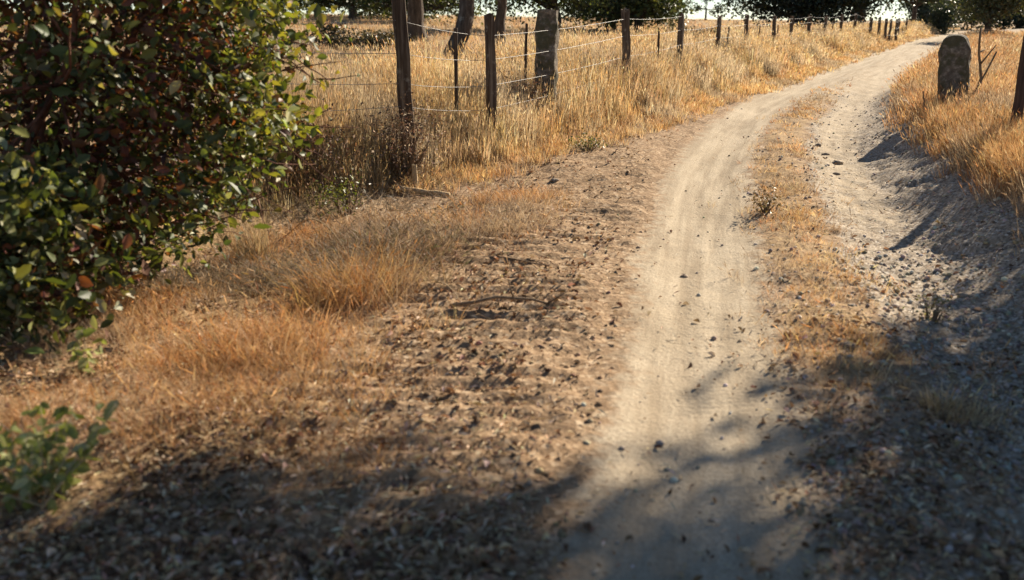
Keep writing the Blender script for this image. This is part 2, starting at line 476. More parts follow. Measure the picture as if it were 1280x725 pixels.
def pick_colors(n, pal, wts, rg, var=0.18):
    pal = np.asarray(pal, float); wts = np.asarray(wts, float) / np.sum(wts)
    c = pal[rg.choice(len(pal), n, p=wts)]
    return np.clip(c * (1 + rg.normal(0, var, (n, 1))) * (1 + rg.normal(0, var * .35, (n, 3))), 0.004, 1)

GREEN = [(0.06, 0.08, 0.03), (0.095, 0.115, 0.04), (0.045, 0.06, 0.03), (0.14, 0.15, 0.05)]
BLUEGREEN = [(0.045, 0.06, 0.04), (0.065, 0.085, 0.05), (0.035, 0.05, 0.04)]
OLIVE = [(0.095, 0.105, 0.055), (0.13, 0.14, 0.075), (0.07, 0.08, 0.045)]

def tree(name, label, cat, x, y, trunk_r, fork_h, lobes, n_leaf, leaf, pal, seed, lean=(0, 0), group=None, clump=0.55, sink=0.1, mat=None, nlimb=3):
    """lobes: list of (dx, dy, height above base, rx, ry, rz): the masses of the crown"""
    rg = np.random.default_rng(seed)
    z = hz(x, y)
    root = empty(name, (x, y, z)); tag(root, label, cat, group)
    mb = MB()
    fork = np.array([lean[0], lean[1], fork_h])
    P = bent((0, 0, -sink), fork, 7, 0.03, rg)
    R = trunk_r * np.array([1.35, 1.12, 1.0, 0.95, 0.9, 0.86, 0.84])
    sq = 1 + rg.normal(0, 0.07, (7, 9))
    mb.tube(P, R, 9, squash=sq)
    mb.build('trunk', M_BARK, root)
    lm = MB()
    vols = np.array([(l[3] * l[4] * l[5]) ** 0.72 for l in lobes])
    C = []
    for l, vfrac in zip(lobes, vols / vols.sum()):
        c = np.array(l[:3]); r = np.array(l[3:])
        nl = max(2, nlimb)
        for k in range(nl):
            d = rg.normal(0, 1, 3); d /= np.linalg.norm(d); d[2] = abs(d[2]) * 0.4 - 0.2
            tip = c + d * r * 0.75
            Q = bent(fork * (0.85 + 0.15 * rg.random()), tip, 7, 0.06, rg)
            lm.tube(Q, np.linspace(trunk_r * 0.42, trunk_r * 0.05, 7), 6)
            for j in range(3):
                st = Q[rg.integers(2, 6)]
                d2 = rg.normal(0, 1, 3); d2 /= np.linalg.norm(d2)
                lm.tube(bent(st, c + d2 * r * 0.9, 5, 0.06, rg), np.linspace(trunk_r * 0.17, trunk_r * 0.03, 5), 5)
        ncl = max(5, int(round(vfrac * n_leaf / 55)))
        d = rg.normal(0, 1, (ncl, 3)); d /= np.linalg.norm(d, axis=1)[:, None]
        rad = rg.random(ncl) ** 0.38
        cc = c + d * r * rad[:, None] * (0.86 + 0.22 * rg.random((ncl, 1)))
        per = max(8, int(vfrac * n_leaf / ncl))
        o = rg.normal(0, 1, (ncl, per, 3)) * clump * np.array([1, 1, 0.62]) * (0.6 + 0.7 * rg.random((ncl, 1, 1)))
        pc = (cc[:, None, :] + o).reshape(-1, 3)
        tone = np.repeat(0.75 + 0.5 * rg.random(ncl), per)
        C.append((pc, tone))
    lm.build('limbs', M_BARK, root)
    pc = np.vstack([a for a, b in C]); tone = np.concatenate([b for a, b in C])
    colr = pick_colors(len(pc), pal, np.ones(len(pal)), rg) * tone[:, None]
    me = leaf_cloud('crown', pc, leaf * (0.65 + 0.7 * rg.random(len(pc))), colr, rg, True, (0, 0, 0.6), 1.0, 0.62)
    link('crown', me, mat or M_FARLEAF, root)
    return root

def shrub(name, label, cat, x, y, rx, ry, h, n_leaf, leaf, pal, seed, group=None, mat=None, bark=None, clump=0.22, stems=7, wts=None, aspect=0.55, low=0.08):
    rg = np.random.default_rng(seed)
    z = hz(x, y)
    root = empty(name, (x, y, z)); tag(root, label, cat, group)
    sm = MB(); tips = []
    for k in range(stems):
        a = rg.random() * 2 * np.pi; q = rg.random() ** 0.6
        tip = np.array([math.cos(a) * rx * q * .8, math.sin(a) * ry * q * .8, h * (0.55 + 0.4 * rg.random()) * (1 - 0.35 * q)])
        P = bent((rg.normal(0, rx * .08), rg.normal(0, ry * .08), -0.04), tip, 6, 0.07, rg)
        sm.tube(P, np.linspace(0.012 + 0.012 * h, 0.004, 6), 5)
    sm.build('stems', bark or M_TWIG, root)
    ncl = max(6, n_leaf // 30)
    d = rg.normal(0, 1, (ncl, 3)); d /= np.linalg.norm(d, axis=1)[:, None]
    rad = rg.random(ncl) ** 0.45
    cc = d * rad[:, None] * np.array([rx, ry, h * 0.5]) * (0.8 + 0.3 * rg.random((ncl, 1))) + np.array([0, 0, h * 0.52])
    per = n_leaf // ncl
    pc = (cc[:, None, :] + rg.normal(0, clump, (ncl, per, 3)) * np.array([rx, ry, h * .5]) / max(rx, h * .5)).reshape(-1, 3)
    pc[:, 2] = np.maximum(pc[:, 2], low * h * rg.random(len(pc)))
    tone = np.repeat(0.7 + 0.6 * rg.random(ncl), per)
    colr = pick_colors(len(pc), pal, wts if wts is not None else np.ones(len(pal)), rg) * tone[:, None]
    link('foliage', leaf_cloud('foliage', pc, leaf * (0.6 + 0.8 * rg.random(len(pc))), colr, rg, True, (0, 0, 0.5), 1.0, aspect), mat or M_FARLEAF, root)
    return root

# oaks standing in the field behind the fence
tree('oak_tree', 'oak with thick leaning lichen-spotted trunk behind the fence, between two upright posts', 'tree', -1.55, 24.0, 0.205, 2.3,
     [(0.9, 0.6, 4.6, 3.2, 3.2, 1.9), (-1.4, 1.5, 4.2, 2.2, 2.2, 1.4), (2.8, 1.5, 3.6, 1.6, 2, 1.2)], 9000, 0.13, GREEN, 101, lean=(0.55, 0.2))
tree('oak_tree', 'oak with straight dark trunk directly behind the slim split fence post', 'tree', -0.30, 27.5, 0.15, 2.6,
     [(0.4, 0.5, 4.8, 3.0, 3.0, 1.9), (2.6, 0.5, 3.3, 1.9, 2.0, 1.2), (-2.0, 0, 4.0, 1.6, 2, 1.2)], 9000, 0.13, GREEN, 102, lean=(0.05, 0.1))
tree('oak_tree', 'oak with short wide trunk seen just right of the tallest fence post', 'tree', -3.25, 33.0, 0.29, 2.2,
     [(-0.4, 0, 4.0, 3.4, 3.0, 1.9), (-2.8, 0.5, 3.0, 2.0, 2.0, 1.3)], 8000, 0.15, GREEN, 103)
tree('oak_tree', 'broad low-branched oak behind the square stone fence pillar', 'tree', 2.0, 46.0, 0.34, 1.2,
     [(-1.9, 0, 2.2, 2.4, 2.5, 1.6), (1.0, 0.3, 2.3, 1.9, 2.2, 1.5), (0, 0.5, 4.0, 2.4, 2.4, 1.5)], 11000, 0.16, GREEN, 104)
tree('round_tree', 'small rounded blue-green tree at the field edge left of the sky gap', 'tree', 12.4, 80.0, 0.2, 0.9,
     [(0, 0, 1.9, 2.1, 2.0, 1.5), (-2.2, 0, 2.0, 1.5, 1.6, 1.6)], 5000, 0.2, BLUEGREEN, 105)
tree('slender_tree', 'tiny slender faraway tree alone against the white sky', 'tree', 22.6, 112.0, 0.12, 1.4,
     [(0, 0, 2.6, 0.7, 0.7, 1.3), (1.3, 0, 1.2, 0.8, 0.7, 0.7), (-0.9, 0, 1.4, 0.6, 0.6, 0.6)], 700, 0.24, BLUEGREEN, 106, clump=0.3)
tree('oak_tree', 'massive dark oak whose crown hangs low over the middle fence posts', 'tree', 14.7, 49.5, 0.45, 1.1,
     [(-1.3, 0, 1.9, 2.3, 2.6, 1.25), (1.9, 0.4, 1.8, 2.5, 2.4, 1.2), (0.4, 0, 3.4, 3.6, 3.2, 1.6)], 17000, 0.18, [(0.04, 0.05, 0.03), (0.06, 0.07, 0.035), (0.03, 0.04, 0.028)], 107)
tree('oak_tree', 'dark oak with stout forked trunk beside the sky gap near the road end', 'tree', 18.6, 51.5, 0.42, 1.7,
     [(-0.6, 0.3, 3.0, 2.3, 2.5, 1.2), (1.2, 0.2, 2.7, 1.2, 1.5, 0.75), (-2.2, 0.4, 1.9, 1.5, 1.6, 1.0)], 10000, 0.18, [(0.04, 0.05, 0.03), (0.06, 0.07, 0.035), (0.03, 0.04, 0.028)], 108)
tree('young_tree', 'young open-crowned tree with thin trunk where the road disappears', 'tree', 26.4, 63.0, 0.17, 1.8,
     [(0, 0, 2.7, 1.7, 1.5, 0.7), (1.2, 0, 2.3, 0.9, 0.9, 0.5), (-1.1, 0, 2.5, 0.9, 0.9, 0.5)], 3000, 0.2, BLUEGREEN, 109, clump=0.35)
shrub('round_shrub', 'dense dark rounded shrub at the far end of the road', 'shrub', 27.0, 60.0, 0.95, 0.95, 2.0, 2600, 0.16, BLUEGREEN, 110, clump=0.2)
tree('olive_tree', 'grey-green bushy tree standing behind the round-topped stone post', 'tree', 22.4, 45.0, 0.16, 1.0,
     [(0, 0, 1.5, 1.5, 1.4, 0.85), (0.9, 0.2, 1.8, 1.1, 1.1, 0.8), (-0.3, 0, 2.2, 1.2, 1.1, 0.8)], 7000, 0.14, OLIVE, 111, clump=0.3)
for i, (x, y, lab) in enumerate([(37, 82, 'distant dark tree left of the grey-green tree on the right skyline'),
                                 (44.5, 84, 'distant bluish tree in the gap right of the grey-green tree'),
                                 (51, 88, 'distant dark tree at the right edge of the picture')]):
    tree('distant_tree', lab, 'tree', x, y, 0.3, 1.2, [(0, 0, 2.2, 3.2, 3, 2.0), (1.8, 0, 1.7, 2.2, 2, 1.5), (-1.8, 0, 1.6, 2.0, 2, 1.4)], 7000, 0.28, BLUEGREEN, 120 + i, group='distant trees on the right skyline')
for i, (x, y, lab) in enumerate([(-18.5, 66, 'distant tree at the left end of the skyline behind the leafy bush'), (-15.0, 62, 'distant tree just right of the leafy bush'), (-7.6, 66, 'distant tree left of the tallest fence post')]):
    tree('distant_tree', lab, 'tree', x, y, 0.3, 1.2, [(0, 0, 1.9, 3.0, 3, 1.6), (1.8, 0, 1.3, 2.0, 2, 1.2), (-1.8, 0, 1.3, 2.0, 2, 1.2)], 6000, 0.24, GREEN, 130 + i, group='distant trees on the left skyline')

for i, (x, y, r, lab) in enumerate([(-5.2, 54, 2.6, 'low-crowned oak in the gap between the tallest post and the leaning trunk'), (-9.6, 58, 2.5, 'low-crowned oak left of the tallest post on the field edge'),
                                    (5.4, 52, 2.0, 'low-crowned oak right of the broad oak behind the stone pillar'), (6.6, 50, 1.9, 'low-crowned oak behind the fence post right of the stone pillar')]):
    tree('oak_tree', lab, 'tree', x, y, 0.28, 0.8, [(0, 0, 1.7, r, r, 1.25), (0.6, 0, 3.0, r, r, 1.3), (-r * .8, 0.4, 1.3, r * .6, r * .6, 0.95), (r * .8, 0.2, 1.25, r * .55, r * .6, 0.9)], 8000, 0.19, GREEN, 160 + i, group='low-crowned oaks at the back of the field')

# big oak right of the picture: only its shade falls into view
def shade_tree():
    ca, sa = math.cos(_az), math.sin(_az)
    a0, n0 = 14.2, 1.5
    bx, by = sa * a0 + ca * n0, ca * a0 - sa * n0
    def lobe(a, n, h, r, rz):
        x, y = sa * a + ca * n, ca * a - sa * n
        return (x - bx, y - by, h - 0.55, r, r, rz)
    tree('oak_tree', 'large oak just outside the right edge, shading the road', 'tree', bx, by, 0.24, 4.0,
         [lobe(13.4, 0.25, 4.3, 1.8, 1.2), lobe(13.2, 0.15, 3.1, 1.6, 0.9), lobe(13.7, 0.1, 5.2, 1.1, 0.7), lobe(15.0, 2.6, 4.4, 2.6, 1.6), lobe(13.7, -1.45, 6.0, 0.6, 0.3), lobe(13.5, -2.1, 6.75, 1.1, 0.55), lobe(13.2, -2.45, 7.05, 1.1, 0.6), lobe(13.2, 1.3, 6.0, 1.7, 0.9)],
         42000, 0.15, GREEN, 141, clump=0.24, nlimb=2)
shade_tree()

# hedge and low wall in the field
for i, (x, y, rx, h, lab) in enumerate([(-5.2, 27.5, 1.2, 0.62, 'low dark bramble thicket in the field right beside the leafy bush'), (-3.75, 27, 0.8, 0.5, 'low dark bramble thicket in the field left of the tallest post'),
                                        (7.0, 41, 0.9, 0.5, 'low scrub patch in the field under the rounded tree'), (8.7, 41.4, 0.9, 0.52, 'low scrub patch in the field below the sky gap'),
                                        (10.2, 41, 0.8, 0.6, 'low scrub patch in the field left of the massive oak'), (11.8, 41.5, 0.9, 0.55, 'low scrub patch in the field under the massive oak')]):
    shrub('bramble_thicket', lab, 'thicket', x, y, rx, 0.6, h, 1100, 0.1, [(0.06, 0.055, 0.035), (0.09, 0.075, 0.05), (0.13, 0.10, 0.07)], 150 + i, group='dark scrub in the field')

# ------------------------------------------------------------------ fence
def post_mesh(h, r, rg, square=False, lean=(0, 0), sides=8, nring=7, split_top=True):
    mb = MB()
    t = np.linspace(0, 1, nring)
    P = np.stack([lean[0] * t + rg.normal(0, r * 0.10, nring), lean[1] * t + rg.normal(0, r * 0.10, nring), -0.25 + (h + 0.25) * t], 1)
    R = r * (1.06 - 0.12 * t)
    if square:
        sq = np.tile(np.array([1.16, 0.98, 1.18, 0.97, 1.15, 0.99, 1.17, 0.98]), (nring, 1)) * (1 + rg.normal(0, 0.035, (nring, 8)))
        mb.tube(P, R, 8, squash=sq, twist=math.pi / 4)
    else:
        sq = 1 + rg.normal(0, 0.07, (nring, sides)) + rg.normal(0, 0.06, (1, sides))
        mb.tube(P, R, sides, squash=sq)
    if split_top: mb.V[0][-sides if not square else -8:, 2] += rg.normal(0, r * 0.3, sides if not square else 8)
    return mb

FENCE = [  # x, y, height above ground, radius, lean
    (-2.75, 7.9, 1.35, 0.05, 0.02), (-1.02, 9.2, 1.78, 0.072, -0.07), (-0.22, 10.5, 1.41, 0.052, -0.05), (1.77, 14.5, 1.28, 0.058, -0.06),
    (3.19, 18.0, 1.16, 0.058, -0.02), (4.5, 21.0, 1.08, 0.055, 0.03), (5.66, 23.0, 1.10, 0.055, -0.04), (6.83, 25.0, 1.06, 0.055, 0.0),
    (8.2, 28.0, 1.06, 0.055, -0.03), (9.3, 30.0, 1.10, 0.055, 0.02), (10.8, 33.0, 1.12, 0.058, -0.03), (12.2, 35.5, 1.12, 0.055, 0.0),
    (13.6, 38.0, 1.12, 0.06, 0.03), (15.0, 40.0, 1.05, 0.065, 0.0), (15.6, 40.6, 1.05, 0.06, 0.0), (16.1, 41.2, 1.0, 0.06, 0.0), (16.6, 42.0, 1.0, 0.06, 0.0), (17.3, 43, 1.0, 0.06, 0), (18.8, 46.5, 1.0, 0.06, 0), (20.6, 50, 1.0, 0.06, 0)]
STAKES = [(-0.62, 10.3, 1.2, 0.022), (0.16, 12.2, 1.1, 0.02), (2.5, 16.2, 0.95, 0.022), (4.95, 22.0, 0.8, 0.02), (6.2, 24, 0.8, 0.02), (7.4, 26.4, 0.85, 0.02), (11.5, 34.3, 0.9, 0.022)]
fence = empty('wire_fence', (-1.02, 9.2, hz(-1.02, 9.2)))
tag(fence, 'long wire fence of weathered timber posts along the left verge', 'fence')
rg = np.random.default_rng(301)
tops = []
f0 = np.array(fence.location)
for i, (x, y, h, r, ln) in enumerate(FENCE):
    z = hz(x, y)
    o = post_mesh(h, r, rg, square=(i in (1, 2, 3)), lean=(ln, rg.normal(0, 0.02))).build('post', M_POST, fence, Vector((x, y, z)) - fence.location, smooth=False)
    o.rotation_euler = (0, 0, rg.random() * 0.7)
    tops.append((np.array([x + ln * 0.9, y, z]), h, r))
tag(fence.children[1], 'tallest and nearest fence post, thick dark timber with a sunlit right edge')
for x, y, h, r in STAKES:
    z = hz(x, y)
    post_mesh(h, r, rg, lean=(rg.normal(0, 0.06), 0), sides=6, nring=6).build('stake', M_POST, fence, Vector((x, y, z)) - fence.location, smooth=False)
for k, fr in enumerate((1.16, 0.9, 0.62, 0.36)):
    pts = []
    for i in range(len(tops)):
        b, h, r = tops[i]
        p = b + np.array([0.0, -r - 0.004, min(fr + (0.24, 0.26, 0.03, -0.02)[min(i, 3)], h - 0.05) + rg.normal(0, 0.015)])
        if i:
            q = pts[-1]
            for t in (0.25, 0.5, 0.75):
                m_ = q + (p - q) * t; m_[2] -= 0.025 * (1 - (2 * t - 1) ** 2); pts.append(m_)
        pts.append(p)
    w = MB(); w.tube(np.array(pts) - f0, np.full(len(pts), 0.0028), 5)
    w.build('wire', M_WIRE, fence)

# granite pillar standing in the fence
def stone_block(w, d, h, rg, seed, round_top=0.0, taper=0.06, rough=0.018, sub=(7, 5, 16)):
    bm = bmesh.new()
    bmesh.ops.create_grid(bm, x_segments=1, y_segments=1, size=0.5)
    bm.clear()
    nxs, nys, nzs = sub
    vs = {}
    for k in range(nzs + 1):
        for i in range(nxs + 1):
            for j in range(nys + 1):
                if i in (0, nxs) or j in (0, nys) or k in (0, nzs):
                    u, v_, t = i / nxs * 2 - 1, j / nys * 2 - 1, k / nzs
                    # rounded corners in plan
                    p = 5.0
                    m = (abs(u) ** p + abs(v_) ** p) ** (1 / p); mm = max(abs(u), abs(v_))
                    f = mm / m if m > 0 else 1
                    tw = 1 - taper * t
                    x = u * f * w * .5 * tw; y = v_ * f * d * .5 * tw; z = -0.3 + (h + 0.3) * t
                    if round_top > 0:
                        zt = h - round_top * (1 - math.sqrt(max(0.0, 1 - abs(u) ** 3.2))) - 0.02 * v_ * v_
                        z = -0.3 + (zt + 0.3) * t
                    elif k == nzs: z -= 0.03 * (abs(u) ** 3) * w
                    n1 = float(vnoise(x * 9 + 31 + seed, z * 9 + y * 7, seed)) - .5
                    n2 = float(vnoise(y * 9 + 11 + seed, z * 8 + x * 7, seed + 3)) - .5
                    n3 = float(vnoise(z * 26 + 3, x * 24 + y * 21, seed + 5)) - .5
                    vs[i, j, k] = bm.verts.new((x + (n1 * 2 + n3) * rough, y + (n2 * 2 + n3) * rough, z + n2 * rough))
    def q(a, b, c, e): bm.faces.new((vs[a], vs[b], vs[c], vs[e]))
    for k in range(nzs):
        for i in range(nxs):
            q((i, 0, k), (i + 1, 0, k), (i + 1, 0, k + 1), (i, 0, k + 1)); q((i + 1, nys, k), (i, nys, k), (i, nys, k + 1), (i + 1, nys, k + 1))
        for j in range(nys):
            q((nxs, j, k), (nxs, j + 1, k), (nxs, j + 1, k + 1), (nxs, j, k + 1)); q((0, j + 1, k), (0, j, k), (0, j, k + 1), (0, j + 1, k + 1))
    for i in range(nxs):
        for j in range(nys):
            q((i, j, nzs), (i + 1, j, nzs), (i + 1, j + 1, nzs), (i, j + 1, nzs))
    me = bpy.data.meshes.new('stone'); bm.to_mesh(me); bm.free()
    return me
rg = np.random.default_rng(311)
x, y = 0.43, 12.1
o = link('stone_pillar', stone_block(0.28, 0.22, 1.36, rg, 5), M_STONE, None, (x, y, hz(x, y))); o.rotation_euler = (0, 0.01, -0.28)
tag(o, 'square-topped granite pillar standing in the left fence line, deep in dry grass', 'stone pillar')
x, y = 5.9, 12.5
o = link('stone_pillar', stone_block(0.37, 0.24, 1.04, rg, 9, round_top=0.2, taper=0.0, rough=0.014, sub=(10, 6, 26)), M_STONE, None, (x, y, hz(x, y))); o.rotation_euler = (0, -0.08, -0.5)
tag(o, 'round-topped dark stone post standing on the right bank', 'stone pillar')
x, y = 4.98, 9.2
mb = post_mesh(1.2, 0.05, rg, lean=(0.0, 0.0), sides=8)
o = mb.build('timber_post', M_DARKPOST, None, (x, y, hz(x, y)), smooth=False)
tag(o, 'dark timber post at the right edge of the picture above the bank', 'post')
# sticks beside the round-topped stone
def stick(name, label, a, b, r0, r1, mat, seed, wob=0.03, twigs=0, cat='stick'):
    rg = np.random.default_rng(seed); mb = MB()
    a = np.array(a, float); b = np.array(b, float)
    P = bent((0, 0, 0), b - a, 8, wob, rg)
    mb.tube(P, np.linspace(r0, r1, 8), 6)
    for k in range(twigs):
        s_ = P[rg.integers(3, 7)]; d = (b - a) * 0.25 + rg.normal(0, 0.12, 3)
        mb.tube(bent(s_, s_ + d, 4, .05, rg), np.linspace(r1 * 1.1, r1 * .5, 4), 5)
    return tag(mb.build(name, mat, None, tuple(a)), label, cat)
z = hz(6.15, 12.4)
stick('dead_sapling', 'thin upright dead stem right of the round-topped stone post', (6.17, 12.4, z - .05), (6.08, 12.4, z + 1.08), 0.022, 0.012, M_TWIG, 5, twigs=2)
stick('dead_branch', 'thin bare branch leaning across the upright dead stem', (5.93, 12.25, hz(5.93, 12.25)), (6.25, 12.25, hz(5.93, 12.25) + .80), 0.014, 0.011, M_TWIG, 6)
stick('dead_twig', 'short leaning twig in the grass left of the round-topped stone post', (5.16, 11.6, hz(5.16, 11.6) - .02), (5.08, 11.6, hz(5.16, 11.6) + .42), 0.012, 0.008, M_TWIG, 7)

# pale peg, log and twigs on the left verge
z = hz(-1.0, 9.0)
rg = np.random.default_rng(320)
x, y = -0.93, 8.75
tag(post_mesh(0.24, 0.026, rg, sides=7, nring=4).build('wooden_peg', M_PALETWIG, None, (x, y, hz(x, y)), smooth=False), 'short pale wooden peg below the tallest fence post', 'peg')
stick('fallen_log', 'short pale weathered log lying beside the wooden peg', (-1.05, 8.6, hz(-1.05, 8.6) + .03), (-0.58, 8.45, hz(-.58, 8.45) + .02), 0.032, 0.02, M_PALETWIG, 8, wob=.03, cat='log')
stick('fallen_branch', 'dark fallen branch lying across the bare verge', (-0.75, 6.35, hz(-0.75, 6.35) + .02), (0.16, 6.1, hz(.16, 6.1) + .02), 0.016, 0.008, M_TWIG, 9, wob=.04, twigs=3, cat='branch')
stick('fallen_branch', 'bent brown branch on the furrowed verge below the first one', (-0.35, 5.05, hz(-0.35, 5.05) + .015), (0.42, 5.2, hz(.42, 5.2) + .015), 0.012, 0.006, M_TWIG, 10, wob=.06, twigs=2, cat='branch')
def arch_stem(label, a, b, rise, seed, mat=M_PALETWIG, r=0.005):
    a = np.array([a[0], a[1], hz(*a)]); b = np.array([b[0], b[1], hz(*b) + 0.02]); t = np.linspace(0, 1, 14)[:, None]
    P = (b - a) * t + np.array([0, 0, 1]) * rise * 4 * t * (1 - t)
    mb = MB(); mb.tube(P, np.linspace(r, r * .5, 14), 5)
    tag(mb.build('bramble_cane', mat, None, tuple(a)), label, 'cane')
arch_stem('long pale bramble stem arching down onto the orange grass tuft', (-1.75, 7.2), (-1.02, 5.9), 0.22, 1)
arch_stem('pale arching stem under the right side of the leafy bush', (-1.9, 7.7), (-1.25, 7.5), 0.16, 2)
arch_stem('thin pale stalk bent over beside the orange grass tuft', (-0.5, 5.6), (-0.28, 5.05), 0.06, 3)

# ------------------------------------------------------------------ big oak bush at the left
def leaf_proto(name, tint, aspect=0.55, curl=0.12, nteeth=3):
    """one leaf, base at the origin, along +Y, length 1"""
    out = [(0, 0.0)]
    for k in range(1, 2 * nteeth + 1):
        t = k / (2 * nteeth + 1)
        w = aspect * .5 * math.sin(math.pi * t ** 0.85) * (1.12 if k % 2 else 0.86)
        out.append((w, t))
    out.append((0, 1.0))
    right = [(x, y, curl * x * 1.4 - 0.12 * y * y) for x, y in out]
    leftp = [(-x, y, z) for x, y, z in right[1:-1]]
    V = right + leftp; n = len(right); F = []
    for k in range(1, n - 1): F.append((0, k, k + 1))
    L_ = [0] + list(range(n, n + n - 2)) + [n - 1]
    for k in range(1, n - 1): F.append((0, L_[k + 1], L_[k]))
    me = raw_mesh(name, np.array(V), [np.array(F)], np.tile(np.array(tint), (len(V), 1)))
    return me

def place_leaf(me, mat, parent, p, size, rg, up=(0, 0, .5)):
    o = link('leaf', me, mat, parent)
    u, v, w = rand_rot(1, rg, up, 1.0)
    Mx = Matrix(((v[0][0], u[0][0], w[0][0]), (v[0][1], u[0][1], w[0][1]), (v[0][2], u[0][2], w[0][2]))).to_4x4()
    o.matrix_local = Matrix.Translation(Vector(p)) @ Mx @ Matrix.Scale(size, 4)
    return o

def oak_bush():
    rg = np.random.default_rng(401)
    bx, by = -2.75, 5.7
    bz = hz(bx, by)
    root = empty('oak_bush', (bx, by, bz))
    tag(root, 'large leafy oak bush with dark red-brown branches filling the left edge', 'bush')
    def xr(z): return np.interp(z, [0, .1, .4, .8, 1.2, 1.7, 2.2, 2.9], [-2.3, -2.1, -1.62, -1.27, -1.10, -1.14, -1.35, -2.1])
    n = 1350
    C = []; dead = []
    while len(C) < n:
        z = rg.uniform(0.05, 2.8); y = rg.uniform(4.15, 7.2)
        x1 = xr(z) - 0.55 * ((y - 5.6) / 1.3) ** 2 - 0.1
        if y < 5.0 and z < 0.35: x1 -= 0.1
        x = x1 - abs(rg.normal(0, 0.9)) if rg.random() < 0.45 else rg.uniform(-4.2, x1)
        if x < -4.8: continue
        # pockets of red-brown dead leaves, their dark tone painting the shaded interior
        pocket = fbm(x + y * .5, z * 1.2 + y * .3, 1.3, 2, 404) < 0.46
        if pocket and y < 5.3:
            y += 0.8; x -= 0.1
        C.append((x, y, z)); dead.append(bool(pocket) and x < xr(z) - 0.55)
    for q in range(110):                       # low front skirt
        z = rg.uniform(0.08, 0.85); C[q] = (rg.uniform(-3.0, -2.12 - 0.25 * abs(z - .3)), rg.uniform(4.25, 4.85), z); dead[q] = rg.random() < .2
    C = np.array(C)
    per = 24
    o = rg.normal(0, 1, (n, per, 3)) * np.array([0.11, 0.11, 0.085])
    pc = (C[:, None] + o).reshape(-1, 3)
    tone = np.repeat(0.75 + 0.5 * rg.random(n), per)
    colr = pick_colors(len(pc), [(0.07, 0.09, 0.03), (0.11, 0.135, 0.042), (0.05, 0.065, 0.03), (0.18, 0.185, 0.055), (0.17, 0.075, 0.04), (0.33, 0.32, 0.20)], [4, 3, 2.5, 2, 0.8, 2.6], rg) * tone[:, None]  # the pale khaki tone paints in sunlit leaf undersides and glints
    inner_dark = np.repeat(np.array(dead), per) & (rg.random(len(pc)) < 0.45)
    colr[inner_dark] = pick_colors(int(inner_dark.sum()), [(0.12, 0.045, 0.03), (0.20, 0.07, 0.045), (0.08, 0.035, 0.028)], [1, 1, 1], rg)  # dark red-brown stands in for the shade inside the bush
    # sun-side margin: yellow-green paints in sunlight passing through the leaves
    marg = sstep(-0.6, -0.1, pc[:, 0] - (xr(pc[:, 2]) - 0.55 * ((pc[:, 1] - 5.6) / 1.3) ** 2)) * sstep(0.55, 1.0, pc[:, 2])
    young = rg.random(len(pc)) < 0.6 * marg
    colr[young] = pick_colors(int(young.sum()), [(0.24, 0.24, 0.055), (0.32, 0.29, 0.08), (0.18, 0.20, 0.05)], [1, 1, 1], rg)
    keep = pc[:, 2] > 0.02
    pc, colr = pc[keep], colr[keep]
    pc[:, 2] += -bz * 0
    size = 0.034 + 0.068 * rg.random(len(pc)) ** 1.8
    loc = np.array([bx, by, 0.0])
    # the 300 leaves that show largest are single objects
    f = pc[:, 1]; vis = (np.abs(pc[:, 0]) < 0.56 * f) & (pc[:, 2] + bz < 1.85)
    score = np.where(vis, size / f * (1 + 0.6 * rg.random(len(f))), 0)
    big = np.argsort(-score)[:300]
    rest = np.ones(len(pc), bool); rest[big] = False
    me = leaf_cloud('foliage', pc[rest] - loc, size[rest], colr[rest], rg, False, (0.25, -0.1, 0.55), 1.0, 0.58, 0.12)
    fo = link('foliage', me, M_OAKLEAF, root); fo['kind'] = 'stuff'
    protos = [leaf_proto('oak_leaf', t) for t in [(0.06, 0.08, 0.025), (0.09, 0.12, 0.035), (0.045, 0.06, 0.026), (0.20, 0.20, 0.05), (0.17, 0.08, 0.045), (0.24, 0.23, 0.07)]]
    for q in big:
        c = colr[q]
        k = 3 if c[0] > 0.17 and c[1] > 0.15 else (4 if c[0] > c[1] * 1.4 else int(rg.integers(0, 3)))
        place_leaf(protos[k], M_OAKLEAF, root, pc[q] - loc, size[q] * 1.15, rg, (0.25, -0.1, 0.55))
    # stems and branches
    br = MB(); stems = []
    for k in range(9):
        a = np.array([rg.normal(-0.4, 0.2), rg.normal(0.1, 0.2), -0.1])
        b = np.array([rg.uniform(-1.6, 1.0), rg.uniform(-0.8, 1.0), rg.uniform(1.6, 2.5)])
        P = bent(a, b, 9, 0.05, rg); stems.append(P)
        br.tube(P, np.linspace(rg.uniform(0.035, 0.06), 0.012, 9), 7)
    br.build('trunk', M_REDBARK, root)
    tw = MB()
    allp = np.vstack([s_[2:] for s_ in stems])
    for k in rg.choice(n, 260, replace=False):
        t = C[k] - loc
        j = np.argmin(np.linalg.norm((allp - t) * np.array([1, 1, 1.3]) + rg.normal(0, .2, allp.shape), axis=1))
        tw.tube(bent(allp[j], t, 5, 0.05, rg), np.linspace(0.011, 0.003, 5), 5)
    for k in range(46):                        # straggly bare twigs at the lower right margin
        z = rg.uniform(0.15, 1.5); y = rg.uniform(5.2, 6.6); x = float(xr(z)) - rg.uniform(0.1, 0.5)
        a = np.array([x, y, z]) - loc; b = a + np.array([rg.uniform(0.1, 0.38), rg.normal(0, .15), rg.normal(-0.02, .16)])
        tw.tube(bent(a, b, 5, 0.07, rg), np.linspace(0.005, 0.0018, 5), 4)
    tw.build('branches', M_REDBARK, root)
oak_bush()

